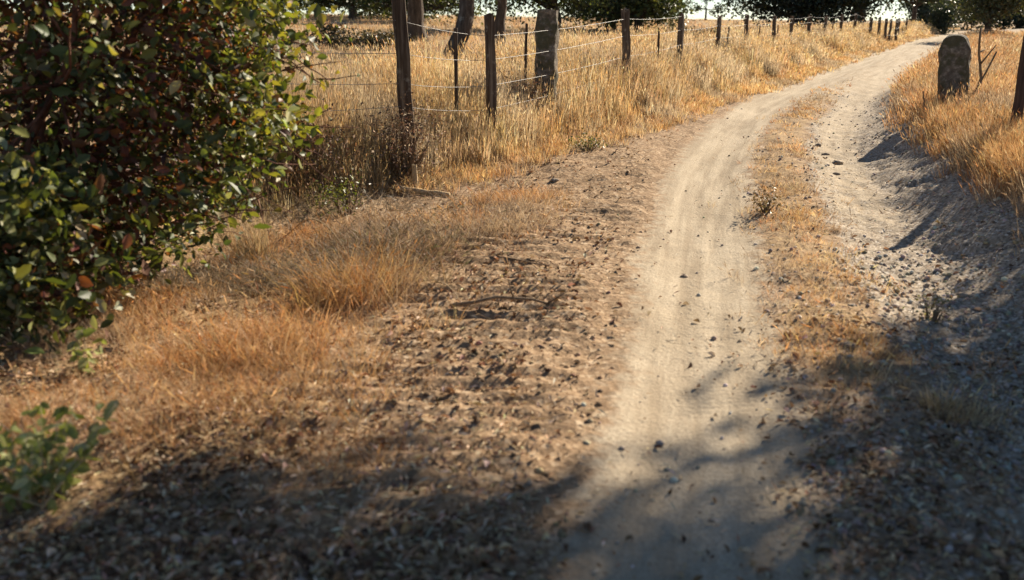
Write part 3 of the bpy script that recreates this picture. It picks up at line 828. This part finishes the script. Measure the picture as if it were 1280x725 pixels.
# small green plants
def leafy_plant(name, label, cat, x, y, spread, h, nst, per, leaf, tints, seed, mat=None):
    rg = np.random.default_rng(seed)
    root = empty(name, (x, y, hz(x, y))); tag(root, label, cat)
    protos = [leaf_proto('herb_leaf', t, 0.6, 0.18, 2) for t in tints]
    st = MB()
    for k in range(nst):
        a = rg.random() * 6.28; q = rg.random() ** .7
        b = np.array([math.cos(a) * spread * q, math.sin(a) * spread * q, h * (0.55 + .5 * rg.random())])
        P = bent((rg.normal(0, spread * .2), rg.normal(0, spread * .2), -.02), b, 6, .05, rg)
        st.tube(P, np.linspace(.004, .0015, 6), 5)
        for j in range(per):
            t = rg.uniform(1.2, 5); i = int(min(4, t)); p = P[i] + (P[i + 1] - P[i]) * (t - i)
            place_leaf(protos[rg.integers(len(protos))], mat or M_HERB, root, p + rg.normal(0, .008, 3), leaf * (.6 + .8 * rg.random()), rg, (0.1, -.3, 1.2))
    st.build('stems', M_HERB if False else M_PALETWIG, root)
LG = [(0.27, 0.28, 0.08), (0.34, 0.35, 0.14), (0.20, 0.22, 0.06), (0.42, 0.41, 0.22)]
leafy_plant('green_sapling', 'pale green leafy seedling at the lower left corner', 'plant', -1.66, 2.92, 0.34, 0.30, 34, 8, 0.055, LG, 411)
leafy_plant('green_sapling', 'small green seedling under the lower edge of the oak bush', 'plant', -2.02, 4.15, 0.13, 0.22, 6, 5, 0.06, LG, 412)
shrub('herb_tuft', 'low green weed tuft on bare soil beside the oak bush', 'weed', -1.42, 7.7, 0.24, 0.2, 0.28, 420, 0.03, [(0.10, 0.11, 0.04), (0.17, 0.17, 0.06), (0.22, 0.19, 0.09)], 421, mat=M_HERB, clump=.08)
shrub('herb_tuft', 'small dark green weed tuft at the edge of the tall golden grass', 'weed', 0.90, 10.9, 0.22, 0.15, 0.2, 300, 0.03, [(0.09, 0.09, 0.035), (0.14, 0.13, 0.05)], 422, mat=M_HERB, clump=.08)
shrub('herb_tuft', 'dark brown weed clump on the left border of the grassy middle strip', 'weed', 2.17, 7.75, 0.09, 0.14, 0.14, 260, 0.025, [(0.09, 0.055, 0.03), (0.15, 0.09, 0.05)], 423, mat=M_HERB, clump=.06)
shrub('herb_tuft', 'little olive weed beside the gravel of the right rut', 'weed', 2.42, 5.05, 0.07, 0.06, 0.13, 140, 0.022, [(0.20, 0.17, 0.08), (0.28, 0.24, 0.13)], 424, mat=M_HERB, clump=.05)
BROWNS = [(0.12, 0.065, 0.04), (0.18, 0.11, 0.07), (0.26, 0.17, 0.11), (0.10, 0.06, 0.045)]
shrub('dead_bramble', 'dry brown bramble tangle around the foot of the tallest fence post', 'bramble', -1.06, 8.9, 0.42, 0.25, 0.72, 1500, 0.03, [(0.20, 0.13, 0.085), (0.28, 0.19, 0.12), (0.36, 0.26, 0.17), (0.15, 0.10, 0.07)], 431, mat=M_LITTER, clump=.12, stems=26)
shrub('dead_bramble', 'dry brown bramble tangle between the split post and the stone pillar', 'bramble', 0.12, 11.6, 0.28, 0.2, 0.5, 700, 0.035, BROWNS, 432, mat=M_LITTER, clump=.12, stems=18)
shrub('dead_bramble', 'dark dry bramble heap right below the leafy bush margin', 'bramble', -1.8, 8.2, 0.36, 0.36, 0.6, 1300, 0.035, BROWNS + [(0.10, 0.10, 0.04)], 433, mat=M_LITTER, clump=.14, stems=24)

# ------------------------------------------------------------------ grasses
def grass(name, label, cx, cy, nb, rad, hgt, pal, seed, lean=0.35, wscale=1.0, heads=0.12, droop=0.35, pw=None, tuft=False, kind='stuff'):
    """clumps at (cx,cy): nb blades in each; rad clump radius, hgt height (arrays or numbers)"""
    rg = np.random.default_rng(seed)
    n = len(cx)
    nb = np.broadcast_to(nb, n).astype(int)
    k = np.repeat(np.arange(n), nb); m = len(k)
    rad = np.broadcast_to(rad, n)[k]; hg = np.broadcast_to(hgt, n)[k] * (0.45 + 0.75 * rg.random(m))
    a = rg.random(m) * 2 * np.pi; q = np.sqrt(rg.random(m))
    x = cx[k] + np.cos(a) * rad * q; y = cy[k] + np.sin(a) * rad * q
    z = height(x, y) - 0.015
    a2 = a + rg.normal(0, 0.9, m)
    wind = np.array([-0.10, -0.06])
    L_ = lean * (0.25 + 0.9 * q * rg.random(m) + 0.3 * rg.random(m))
    dx = np.cos(a2) * L_ + wind[0]; dy = np.sin(a2) * L_ + wind[1]
    d = np.stack([dx, dy, np.ones(m)], 1); d /= np.linalg.norm(d, axis=1)[:, None]
    B = np.stack([x, y, z], 1)
    dist = np.maximum(np.hypot(x, y), 2.0)
    w = wscale * np.maximum(0.0018, 0.00031 * dist) * (0.6 + 0.8 * rg.random(m))
    f = rg.random(m) * np.pi
    side = np.stack([np.cos(f), np.sin(f), np.zeros(m)], 1)
    mid = B + d * (hg * 0.55)[:, None]
    dr = droop * rg.random(m) ** 2
    tip = B + d * hg[:, None] + np.stack([dx, dy, -np.abs(dr)], 1) * (hg * dr)[:, None] * 1.6
    W = side * w[:, None]
    V = np.stack([B - W, B + W, mid - W * .75, mid + W * .75, tip], 1)
    colr = pick_colors(n, pal, pw if pw is not None else np.ones(len(pal)), rg, 0.12)[k] * (1 + rg.normal(0, 0.13, (m, 1)))
    g1 = fbm(cx, cy, 0.6, 3, seed + 1)[k][:, None]; g2 = fbm(cx, cy, 1.7, 2, seed + 2)[k][:, None]
    colr = colr * (0.72 + 0.56 * g1)
    grey = colr.mean(1)[:, None] * np.array([[1.16, 1.0, 0.78]])
    colr = colr + (grey - colr) * sstep(0.4, 0.75, g2) * 0.75
    old = rg.random(m) < 0.10
    colr[old] *= np.array([0.55, 0.48, 0.45])
    colr = np.clip(colr, 0.01, 0.95)
    i5 = np.arange(m)[:, None] * 5
    quad = i5 + [[0, 1, 3, 2]]; tri = i5 + [[2, 3, 4]]
    Vs = [V.reshape(-1, 3)]; Cs = [np.repeat(colr, 5, 0)]; Q = [quad]; T = [tri]
    hd = rg.random(m) < heads                                # seed heads: slim spindles on the tips
    if hd.any():
        j = np.where(hd)[0]; h0 = tip[j]; ax = tip[j] - mid[j]; ax /= np.linalg.norm(ax, axis=1)[:, None] + 1e-9
        hl = (0.03 + 0.04 * rg.random(len(j)))[:, None]; hw = np.maximum(0.0035, 0.00042 * dist[j])[:, None]
        s2 = np.cross(ax, side[j]); s2 /= np.linalg.norm(s2, axis=1)[:, None] + 1e-9
        H = np.stack([h0 - ax * hl * .3, h0 + side[j] * hw + ax * hl * .2, h0 + ax * hl, h0 - side[j] * hw + ax * hl * .2, h0 + s2 * hw + ax * hl * .2, h0 - s2 * hw + ax * hl * .2], 1)
        off = m * 5 + np.arange(len(j))[:, None] * 6
        Q += [off + [[0, 1, 2, 3]], off + [[0, 4, 2, 5]]]
        Vs.append(H.reshape(-1, 3)); Cs.append(np.repeat(np.clip(colr[j] * 1.15, 0, .95), 6, 0))
    me = raw_mesh(name, np.vstack(Vs), [np.vstack(Q), np.vstack(T)], np.vstack(Cs))
    o = link(name, me, M_GRASS)
    tag(o, label, 'grass', None, kind)
    return o

def scatter(n, x0, x1, y0, y1, seed, p=1.0):
    """random points, denser near the camera (p: power of the distance falloff)"""
    rg = np.random.default_rng(seed)
    u = rg.random(n)
    if p == 1.0: y = y0 * (y1 / y0) ** u
    else:
        y = (y0 ** (1 - p) + u * (y1 ** (1 - p) - y0 ** (1 - p))) ** (1 / (1 - p))
    x = rg.uniform(0, 1, n)
    return x, y, rg

GOLD = [(0.68, 0.50, 0.26), (0.73, 0.57, 0.34), (0.62, 0.42, 0.19), (0.50, 0.36, 0.21), (0.76, 0.64, 0.44)]
ORANGE = [(0.52, 0.29, 0.12), (0.57, 0.35, 0.165), (0.46, 0.24, 0.10), (0.60, 0.42, 0.23)]
STRAW = [(0.60, 0.46, 0.26), (0.55, 0.38, 0.19), (0.66, 0.54, 0.34)]

# tall golden grass of the left verge
x, y, rg = scatter(26000, 0, 0, 7.6, 60, 501, 1.3)
lo = np.interp(y, [7.6, 12, 20, 40, 60], [-3.2, -2.4, 1.5, 13, 25]); hi = np.interp(y, [7.6, 12, 20, 40, 60], [1.5, 3, 6.6, 17, 28])
x = lo + (hi - lo) * x
s = road_s(x, y); e = edge_s(y)
dn = sstep(e + 0.15, e - 0.45, s) * sstep(e - 5.0, e - 3.0, s)
dn *= 0.35 + 0.65 * sstep(0.35, 0.55, fbm(x, y, 0.9, 3, 505))
k = rg.random(len(x)) < dn
hh = np.interp(s[k] - e[k], [-1.6, -0.6, 0.1], [0.62, 0.55, 0.17]) * (0.5 + 1.0 * fbm(x[k], y[k], 0.9, 2, 506))
grass('verge_grass', 'tall golden dry grass along the left fence', x[k], y[k], 20, 0.10, hh, GOLD, 511, heads=0.22)
x, y, rg = scatter(2600, 0, 0, 8.4, 40, 515, 1.3)
lo = np.interp(y, [7.6, 12, 20, 40, 60], [-3.2, -2.4, 1.5, 13, 25]); hi = np.interp(y, [7.6, 12, 20, 40, 60], [1.5, 3, 6.6, 17, 28])
x = lo + (hi - lo) * x
s = road_s(x, y); e = edge_s(y)
k = rg.random(len(x)) < sstep(e - 0.2, e - 0.7, s) * sstep(0.45, 0.62, fbm(x, y, 0.8, 3, 516))
grass('dead_weeds', 'brown dead weed stalks among the golden verge grass', x[k], y[k], 16, 0.12, 0.5, [(0.22, 0.14, 0.09), (0.30, 0.21, 0.14), (0.36, 0.25, 0.15)], 517, lean=0.7, heads=0.5, droop=.6)
# low orange fringe next to the road
x, y, rg = scatter(15000, 0, 0, 8.5, 55, 521, 1.2)
lo = np.interp(y, [8, 12, 20, 40, 60], [-2.2, -.5, 3.5, 14, 26]); hi = np.interp(y, [8, 12, 20, 40, 60], [1.5, 3, 6.8, 17, 28])
x = lo + (hi - lo) * x
s = road_s(x, y); e = edge_s(y)
k = rg.random(len(x)) < sstep(e + 0.75, e + 0.1, s) * sstep(e - 0.9, e - 0.3, s)
grass('verge_fringe_grass', 'short orange-brown grass fringe between golden grass and road', x[k], y[k], 12, 0.08, 0.14, ORANGE[:2] + GOLD[:3], 522, lean=0.6, heads=0.05)
# field
x, y, rg = scatter(15000, 0, 0, 11, 120, 531, 1.15)
lo = -0.62 * y; hi = 0.55 * y
x = lo + (hi - lo) * x
s = road_s(x, y); e = edge_s(y)
k = (s < e - 2.0) & (rg.random(len(x)) < 0.35 + 0.65 * sstep(0.4, 0.6, fbm(x, y, 0.35, 3, 535)))
grass('field_grass', 'short straw-coloured grass of the field behind the fence', x[k], y[k], 11, np.maximum(0.12, 0.006 * y[k]), 0.24, [(0.60, 0.42, 0.23), (0.56, 0.37, 0.20), (0.64, 0.48, 0.28), (0.50, 0.31, 0.17)], 532, lean=0.5, heads=0.1)
# right bank
x, y, rg = scatter(16000, 0, 0, 4.6, 48, 541, 1.4)
lo = np.interp(y, [4, 9, 14, 20, 48], [2.8, 3.6, 5.0, 7.5, 22]); hi = np.interp(y, [4, 9, 14, 20, 48], [6.0, 8.0, 11, 15, 34])
x = lo + (hi - lo) * x
s = road_s(x, y)
crest = np.interp(y, [4, 6, 9, 14, 20, 48], [2.35, 2.2, 2.2, 2.0, 1.9, 1.8])
dn = sstep(crest - 0.1, crest + 0.35, s) * (0.45 + 0.55 * sstep(0.35, 0.55, fbm(x, y, 0.8, 3, 545)))
dn *= np.where(s > crest + 2.2, 0.5, 1.0) * sstep(4.8, 5.6, y)
k = rg.random(len(x)) < dn
hh = np.interp(s[k] - crest[k], [0, 0.3, 1.2, 2.5], [0.16, 0.36, 0.42, 0.24]) * (0.75 + 0.5 * fbm(x[k], y[k], 0.8, 2, 546))
grass('bank_grass', 'thick orange-tan dry grass covering the right bank', x[k], y[k], 23, 0.11, hh, ORANGE + GOLD[:2], 542, lean=0.6, heads=0.12, pw=[3, 3, 2, 2, 1, 1])
x, y, rg = scatter(6000, 0, 0, 9, 110, 551, 1.1)
x = (0.3 + 0.42 * x) * y
s = road_s(x, y)
k = s > 4.0
grass('pasture_grass', 'pale straw grass of the pasture beyond the right bank', x[k], y[k], 10, np.maximum(0.12, 0.006 * y[k]), 0.2, STRAW, 552, lean=0.5)
# middle strip
x, y, rg = scatter(11000, 0, 0, 3.2, 34, 561, 1.2)
cx_ = np.interp(y, RD[RD[:, 1] > -5][:, 1], RD[RD[:, 1] > -5][:, 0])
x = cx_ + (-0.1 + 2.2 * x)
s = road_s(x, y)
dn = np.exp(-((s - 0.74) / 0.26) ** 2) * sstep(3.6, 4.8, y) * sstep(22, 13, y) * (0.15 + 0.85 * sstep(0.36, 0.56, fbm(x, y, 1.2, 3, 565)))
k = rg.random(len(x)) < dn
grass('strip_grass', 'sparse short golden grass on the middle strip between the wheel tracks', x[k], y[k], 11, 0.055, 0.05 + 0.06 * fbm(x[k], y[k], 1.5, 2, 566), ORANGE + GOLD[:3], 562, lean=0.9, heads=0.04, wscale=.8)
# scrubby dry stems between bush and fence
x, y, rg = scatter(2600, 0, 0, 5.6, 9.4, 567, 1.0)
x = -2.3 + 2.4 * x
s = road_s(x, y)
k = rg.random(len(x)) < sstep(-1.5, -2.1, s) * (0.15 + 0.85 * sstep(0.42, 0.6, fbm(x, y, 1.1, 3, 568)))
grass('dry_scrub', 'tangled grey-brown dry stems on the dark soil between bush and fence', x[k], y[k], 12, 0.10, 0.22, [(0.20, 0.13, 0.085), (0.30, 0.21, 0.14), (0.42, 0.32, 0.22), (0.16, 0.15, 0.07)], 569, lean=1.7, heads=0.25, droop=.5)
# sparse orange grass on the left foreground
x, y, rg = scatter(20000, 0, 0, 2.6, 9.5, 571, 1.3)
x = -3.6 + 4.2 * x
s = road_s(x, y)
dn = np.maximum(sstep(0.46, 0.62, fbm(x, y, 0.75, 3, 575)), 0.8 * np.exp(-((x + 1.3) / 0.6) ** 2 - ((y - 4.2) / 0.8) ** 2)) * sstep(-1.05, -1.5, s) * sstep(2.7, 3.3, y)
k = rg.random(len(x)) < dn * 0.9
grass('tussock_grass', 'thin orange dry grass scattered over the leaf litter at left', x[k], y[k], 9, 0.06, 0.10 + 0.08 * fbm(x[k], y[k], 1.5, 2, 576), ORANGE, 572, lean=0.9, heads=0.05, wscale=.7)
x, y, rg = scatter(260, 0, 0, 3.0, 5.2, 581, 1.0)
x = 1.3 + 2.2 * x
grass('shade_grass', 'thin grass tufts on the shaded right foreground', x, y, 12, 0.05, 0.08, ORANGE + GOLD[:2], 582, lean=0.8, heads=0.05, wscale=.7)

# bigger single tussocks
def tussock(label, x, y, n, rad, h, pal, seed, lean=0.6):
    rg = np.random.default_rng(seed)
    cx = x + rg.normal(0, rad * .5, n); cy = y + rg.normal(0, rad * .4, n)
    o = grass('grass_tussock', label, cx, cy, 26, rad * .35, h, pal, seed, lean=lean, heads=0.10, wscale=.95, droop=.8, kind=None)
    del_k = [k for k in ('kind',) if k in o.keys()]
    for k in del_k: del o[k]
    o['category'] = 'grass tussock'
tussock('bright orange dry grass tussock in the middle of the left verge', -0.92, 5.4, 60, 0.36, 0.36, [(0.54, 0.28, 0.10), (0.58, 0.35, 0.15), (0.48, 0.23, 0.08), (0.62, 0.44, 0.24)], 591, 0.95)
tussock('lower orange grass tussock to the left of the bright orange one', -1.3, 4.45, 44, 0.36, 0.24, ORANGE, 592, 0.8)
tussock('small faded orange grass tussock above the fallen branch', -0.2, 7.0, 16, 0.24, 0.16, ORANGE, 593, 0.8)
tussock('thin yellowish grass clump under the right margin of the leafy bush', -1.82, 6.4, 9, 0.14, 0.46, [(0.40, 0.29, 0.11), (0.48, 0.34, 0.14)], 594, 0.35)
tussock('dim olive grass tussock in the tree shade on the right', 1.95, 3.65, 18, 0.16, 0.14, GOLD, 595, 0.8)

# ------------------------------------------------------------------ leaf litter, pebbles, stones
def litter():
    x, y, rg = scatter(46000, 0, 0, 2.1, 13, 601, 1.75)
    x = (-0.62 + 1.24 * x) * np.maximum(y, 3)
    s = road_s(x, y)
    dn = 0.9 * sstep(-0.45, -0.9, s) + 0.45 * sstep(0.25, 0.6, s) * sstep(2.4, 1.6, s) * sstep(9, 4, y) + 0.06
    dn = dn * (0.10 + 0.9 * sstep(0.40, 0.62, fbm(x, y, 1.7, 4, 605)))
    k = rg.random(len(x)) < dn
    x, y = x[k], y[k]
    z = height(x, y) + 0.006 + 0.008 * rg.random(len(x))
    c = pick_colors(len(x), [(0.19, 0.105, 0.055), (0.30, 0.185, 0.10), (0.42, 0.28, 0.165), (0.54, 0.39, 0.25), (0.11, 0.065, 0.04), (0.64, 0.52, 0.38)], [3, 4, 4, 2.6, 1.2, 1.0], rg)
    me = leaf_cloud('leaf_litter', np.stack([x, y, z], 1), 0.012 + 0.042 * rg.random(len(x)) ** 2.4, c, rg, False, (0, 0, 1.6), 0.8, 0.52, 0.24)
    tag(link('leaf_litter', me, M_LITTER), 'fallen brown oak leaves strewn over verge and track edges', 'leaf litter', kind='stuff')
litter()

def chaff():
    x, y, rg = scatter(26000, 0, 0, 2.1, 14, 641, 1.7)
    x = (-0.62 + 1.24 * x) * np.maximum(y, 3)
    s = road_s(x, y)
    dn = (0.9 * sstep(-0.35, -0.8, s) + 0.75 * sstep(0.2, 0.5, s) * sstep(2.6, 1.6, s) + 0.05) * (0.3 + 0.7 * sstep(0.35, 0.6, fbm(x, y, 1.1, 3, 645)))
    k = rg.random(len(x)) < dn
    x, y = x[k], y[k]
    z = height(x, y) + 0.012 + 0.008 * rg.random(len(x))
    c = pick_colors(len(x), [(0.62, 0.47, 0.29), (0.50, 0.35, 0.20), (0.70, 0.58, 0.41), (0.40, 0.24, 0.12)], [3, 3, 2, 2], rg)
    me = leaf_cloud('straw_chaff', np.stack([x, y, z], 1), 0.025 + 0.035 * rg.random(len(x)) ** 1.5, c, rg, True, (0, 0, 2.0), 0.7, 0.2, 0.08)
    tag(link('straw_chaff', me, M_LITTER), 'pale bits of broken straw scattered over the bare soil', 'straw', kind='stuff')
chaff()

def lump_mesh(rg, seg=(6, 4)):
    u, v = seg; V = [(0, 0, .5)]
    for j in range(1, v):
        for i in range(u):
            ph = math.pi * j / v; th = 2 * math.pi * (i + .5 * (j % 2)) / u; r = .5 * (1 + rg.normal(0, .13))
            V.append((r * math.sin(ph) * math.cos(th), r * math.sin(ph) * math.sin(th), r * .75 * math.cos(ph)))
    V.append((0, 0, -.38)); F = []
    for i in range(u):
        F.append((0, 1 + i, 1 + (i + 1) % u)); b = 1 + (v - 2) * u
        F.append((len(V) - 1, b + (i + 1) % u, b + i))
        for j in range(v - 2):
            a = 1 + j * u
            F.append((a + i, a + u + i, a + u + (i + 1) % u)); F.append((a + i, a + u + (i + 1) % u, a + (i + 1) % u))
    return np.array(V), np.array(F)

def pebbles(name, label, x, y, size, pal, seed, sink=.3):
    rg = np.random.default_rng(seed)
    shapes = [lump_mesh(rg, (5, 3)) for _ in range(6)]
    z = height(x, y)
    Vs, Fs, Cs = [], [], []; off = 0
    kind = rg.integers(0, 6, len(x))
    cc = pick_colors(len(x), pal, np.ones(len(pal)), rg, .2)
    for q in range(6):
        k = np.where(kind == q)[0]; SV, SF = shapes[q]
        a = rg.random(len(k)) * 6.28; sx = size[k] * (.8 + .5 * rg.random(len(k))); sz = size[k] * (.55 + .5 * rg.random(len(k)))
        ca, sa = np.cos(a)[:, None], np.sin(a)[:, None]
        px = SV[None, :, 0] * sx[:, None]; py = SV[None, :, 1] * size[k][:, None]
        V = np.stack([x[k][:, None] + px * ca - py * sa, y[k][:, None] + px * sa + py * ca, z[k][:, None] + SV[None, :, 2] * sz[:, None] + (sz * (.4 - sink))[:, None]], -1)
        Vs.append(V.reshape(-1, 3)); Fs.append((off + np.arange(len(k))[:, None, None] * len(SV) + SF[None]).reshape(-1, 3))
        Cs.append(np.repeat(cc[k], len(SV), 0)); off += len(k) * len(SV)
    me = raw_mesh(name, np.vstack(Vs), [np.vstack(Fs)], np.vstack(Cs))
    tag(link(name, me, M_PEBBLE), label, 'pebbles', kind='stuff')
# gravel of the right rut and middle strip
x, y, rg = scatter(34000, 0, 0, 2.2, 18, 611, 1.5)
cx_ = np.interp(y, RD[RD[:, 1] > -5][:, 1], RD[RD[:, 1] > -5][:, 0]); x = cx_ - 0.8 + 4.0 * x
s = road_s(x, y)
dn = sstep(0.25, 0.6, s) * (1 - 0.75 * np.exp(-((s - 1.36) / 0.3) ** 2) * sstep(6, 8, y)) * (0.35 + 0.65 * sstep(0.85, 1.25, s)) * sstep(2.9, 2.0, s) * (0.2 + 0.8 * sstep(.35, .6, fbm(x, y, 1.3, 3, 615))) + 0.012 * sstep(-0.6, -0.4, s) * sstep(0.5, 0.2, s)
k = rg.random(len(x)) < dn
pebbles('gravel', 'loose grey gravel over the right wheel rut and middle strip', x[k], y[k], 0.010 + 0.030 * rg.random(k.sum()) ** 2.8, [(0.46, 0.40, 0.33), (0.32, 0.27, 0.21), (0.52, 0.47, 0.40), (0.34, 0.275, 0.205)], 612)
# clods on the left verge
x, y, rg = scatter(5500, 0, 0, 2.2, 12, 621, 1.6)
x = (-0.6 + 0.75 * x) * y
s = road_s(x, y)
k = (s < -0.42) & (s > -3.2) & (rg.random(len(x)) < .25 + .75 * sstep(.4, .6, fbm(x, y, 1.5, 3, 625)))
pebbles('soil_clods', 'small brown soil clods over the furrowed left verge', x[k], y[k], 0.010 + 0.026 * rg.random(k.sum()) ** 3, [(0.22, 0.145, 0.085), (0.30, 0.205, 0.125), (0.40, 0.29, 0.185), (0.16, 0.105, 0.065)], 622, sink=.35)

STONES = [  # x, y, size, label; the first four are added for shadowed hollows
    (3.85, 11.6, .09, 'added stone standing in for the topmost shadowed hollow of the right road edge'), (3.78, 11.1, .07, 'added stone standing in for the second shadowed hollow along the right road edge'), (3.72, 10.5, .11, 'largest added stone standing in for a shadowed hollow along the right road edge'),
    (3.5, 9.9, .07, 'added stone standing in for the lowest shadowed hollow along the right road edge'), (1.16, 6.0, .05, 'small dark clod lying alone on the pale left wheel track'),
    (0.43, 9.2, .07, 'whitish stone on the verge below the golden grass'), (-0.02, 5.25, .055, 'whitish stone next to the bent brown branch'),
    (1.72, 4.45, .06, 'reddish brown stone on the middle strip above the shade edge'), (1.80, 4.38, .055, 'reddish brown stone just right of its twin at the shade edge'),
    (2.02, 3.55, .06, 'brown stone in the small sunlit gap of the right shade'), (2.62, 5.1, .07, 'pale flat stone at the rim of the shaded gravel'), (2.82, 5.5, .06, 'pale stone higher up on the gravel near the right edge')]
rg = np.random.default_rng(631)
for i, (x, y, sz, lab) in enumerate(STONES):
    V, F = lump_mesh(rg, (9, 6))
    V = V * (1 + 0.12 * (np.array([vnoise(v[0] * 5 + i * 7, v[1] * 5 + v[2] * 4, 3) for v in V]) - .5))[:, None] * np.array([1.35, .9, .62]) * sz
    me = raw_mesh('stone', V, [F], smooth=False)
    o = link('stone', me, M_FIELDSTONE, None, (x, y, hz(x, y) + sz * .06)); o.rotation_euler = (0, 0, rg.random() * 6)
    tag(o, lab, 'stone')
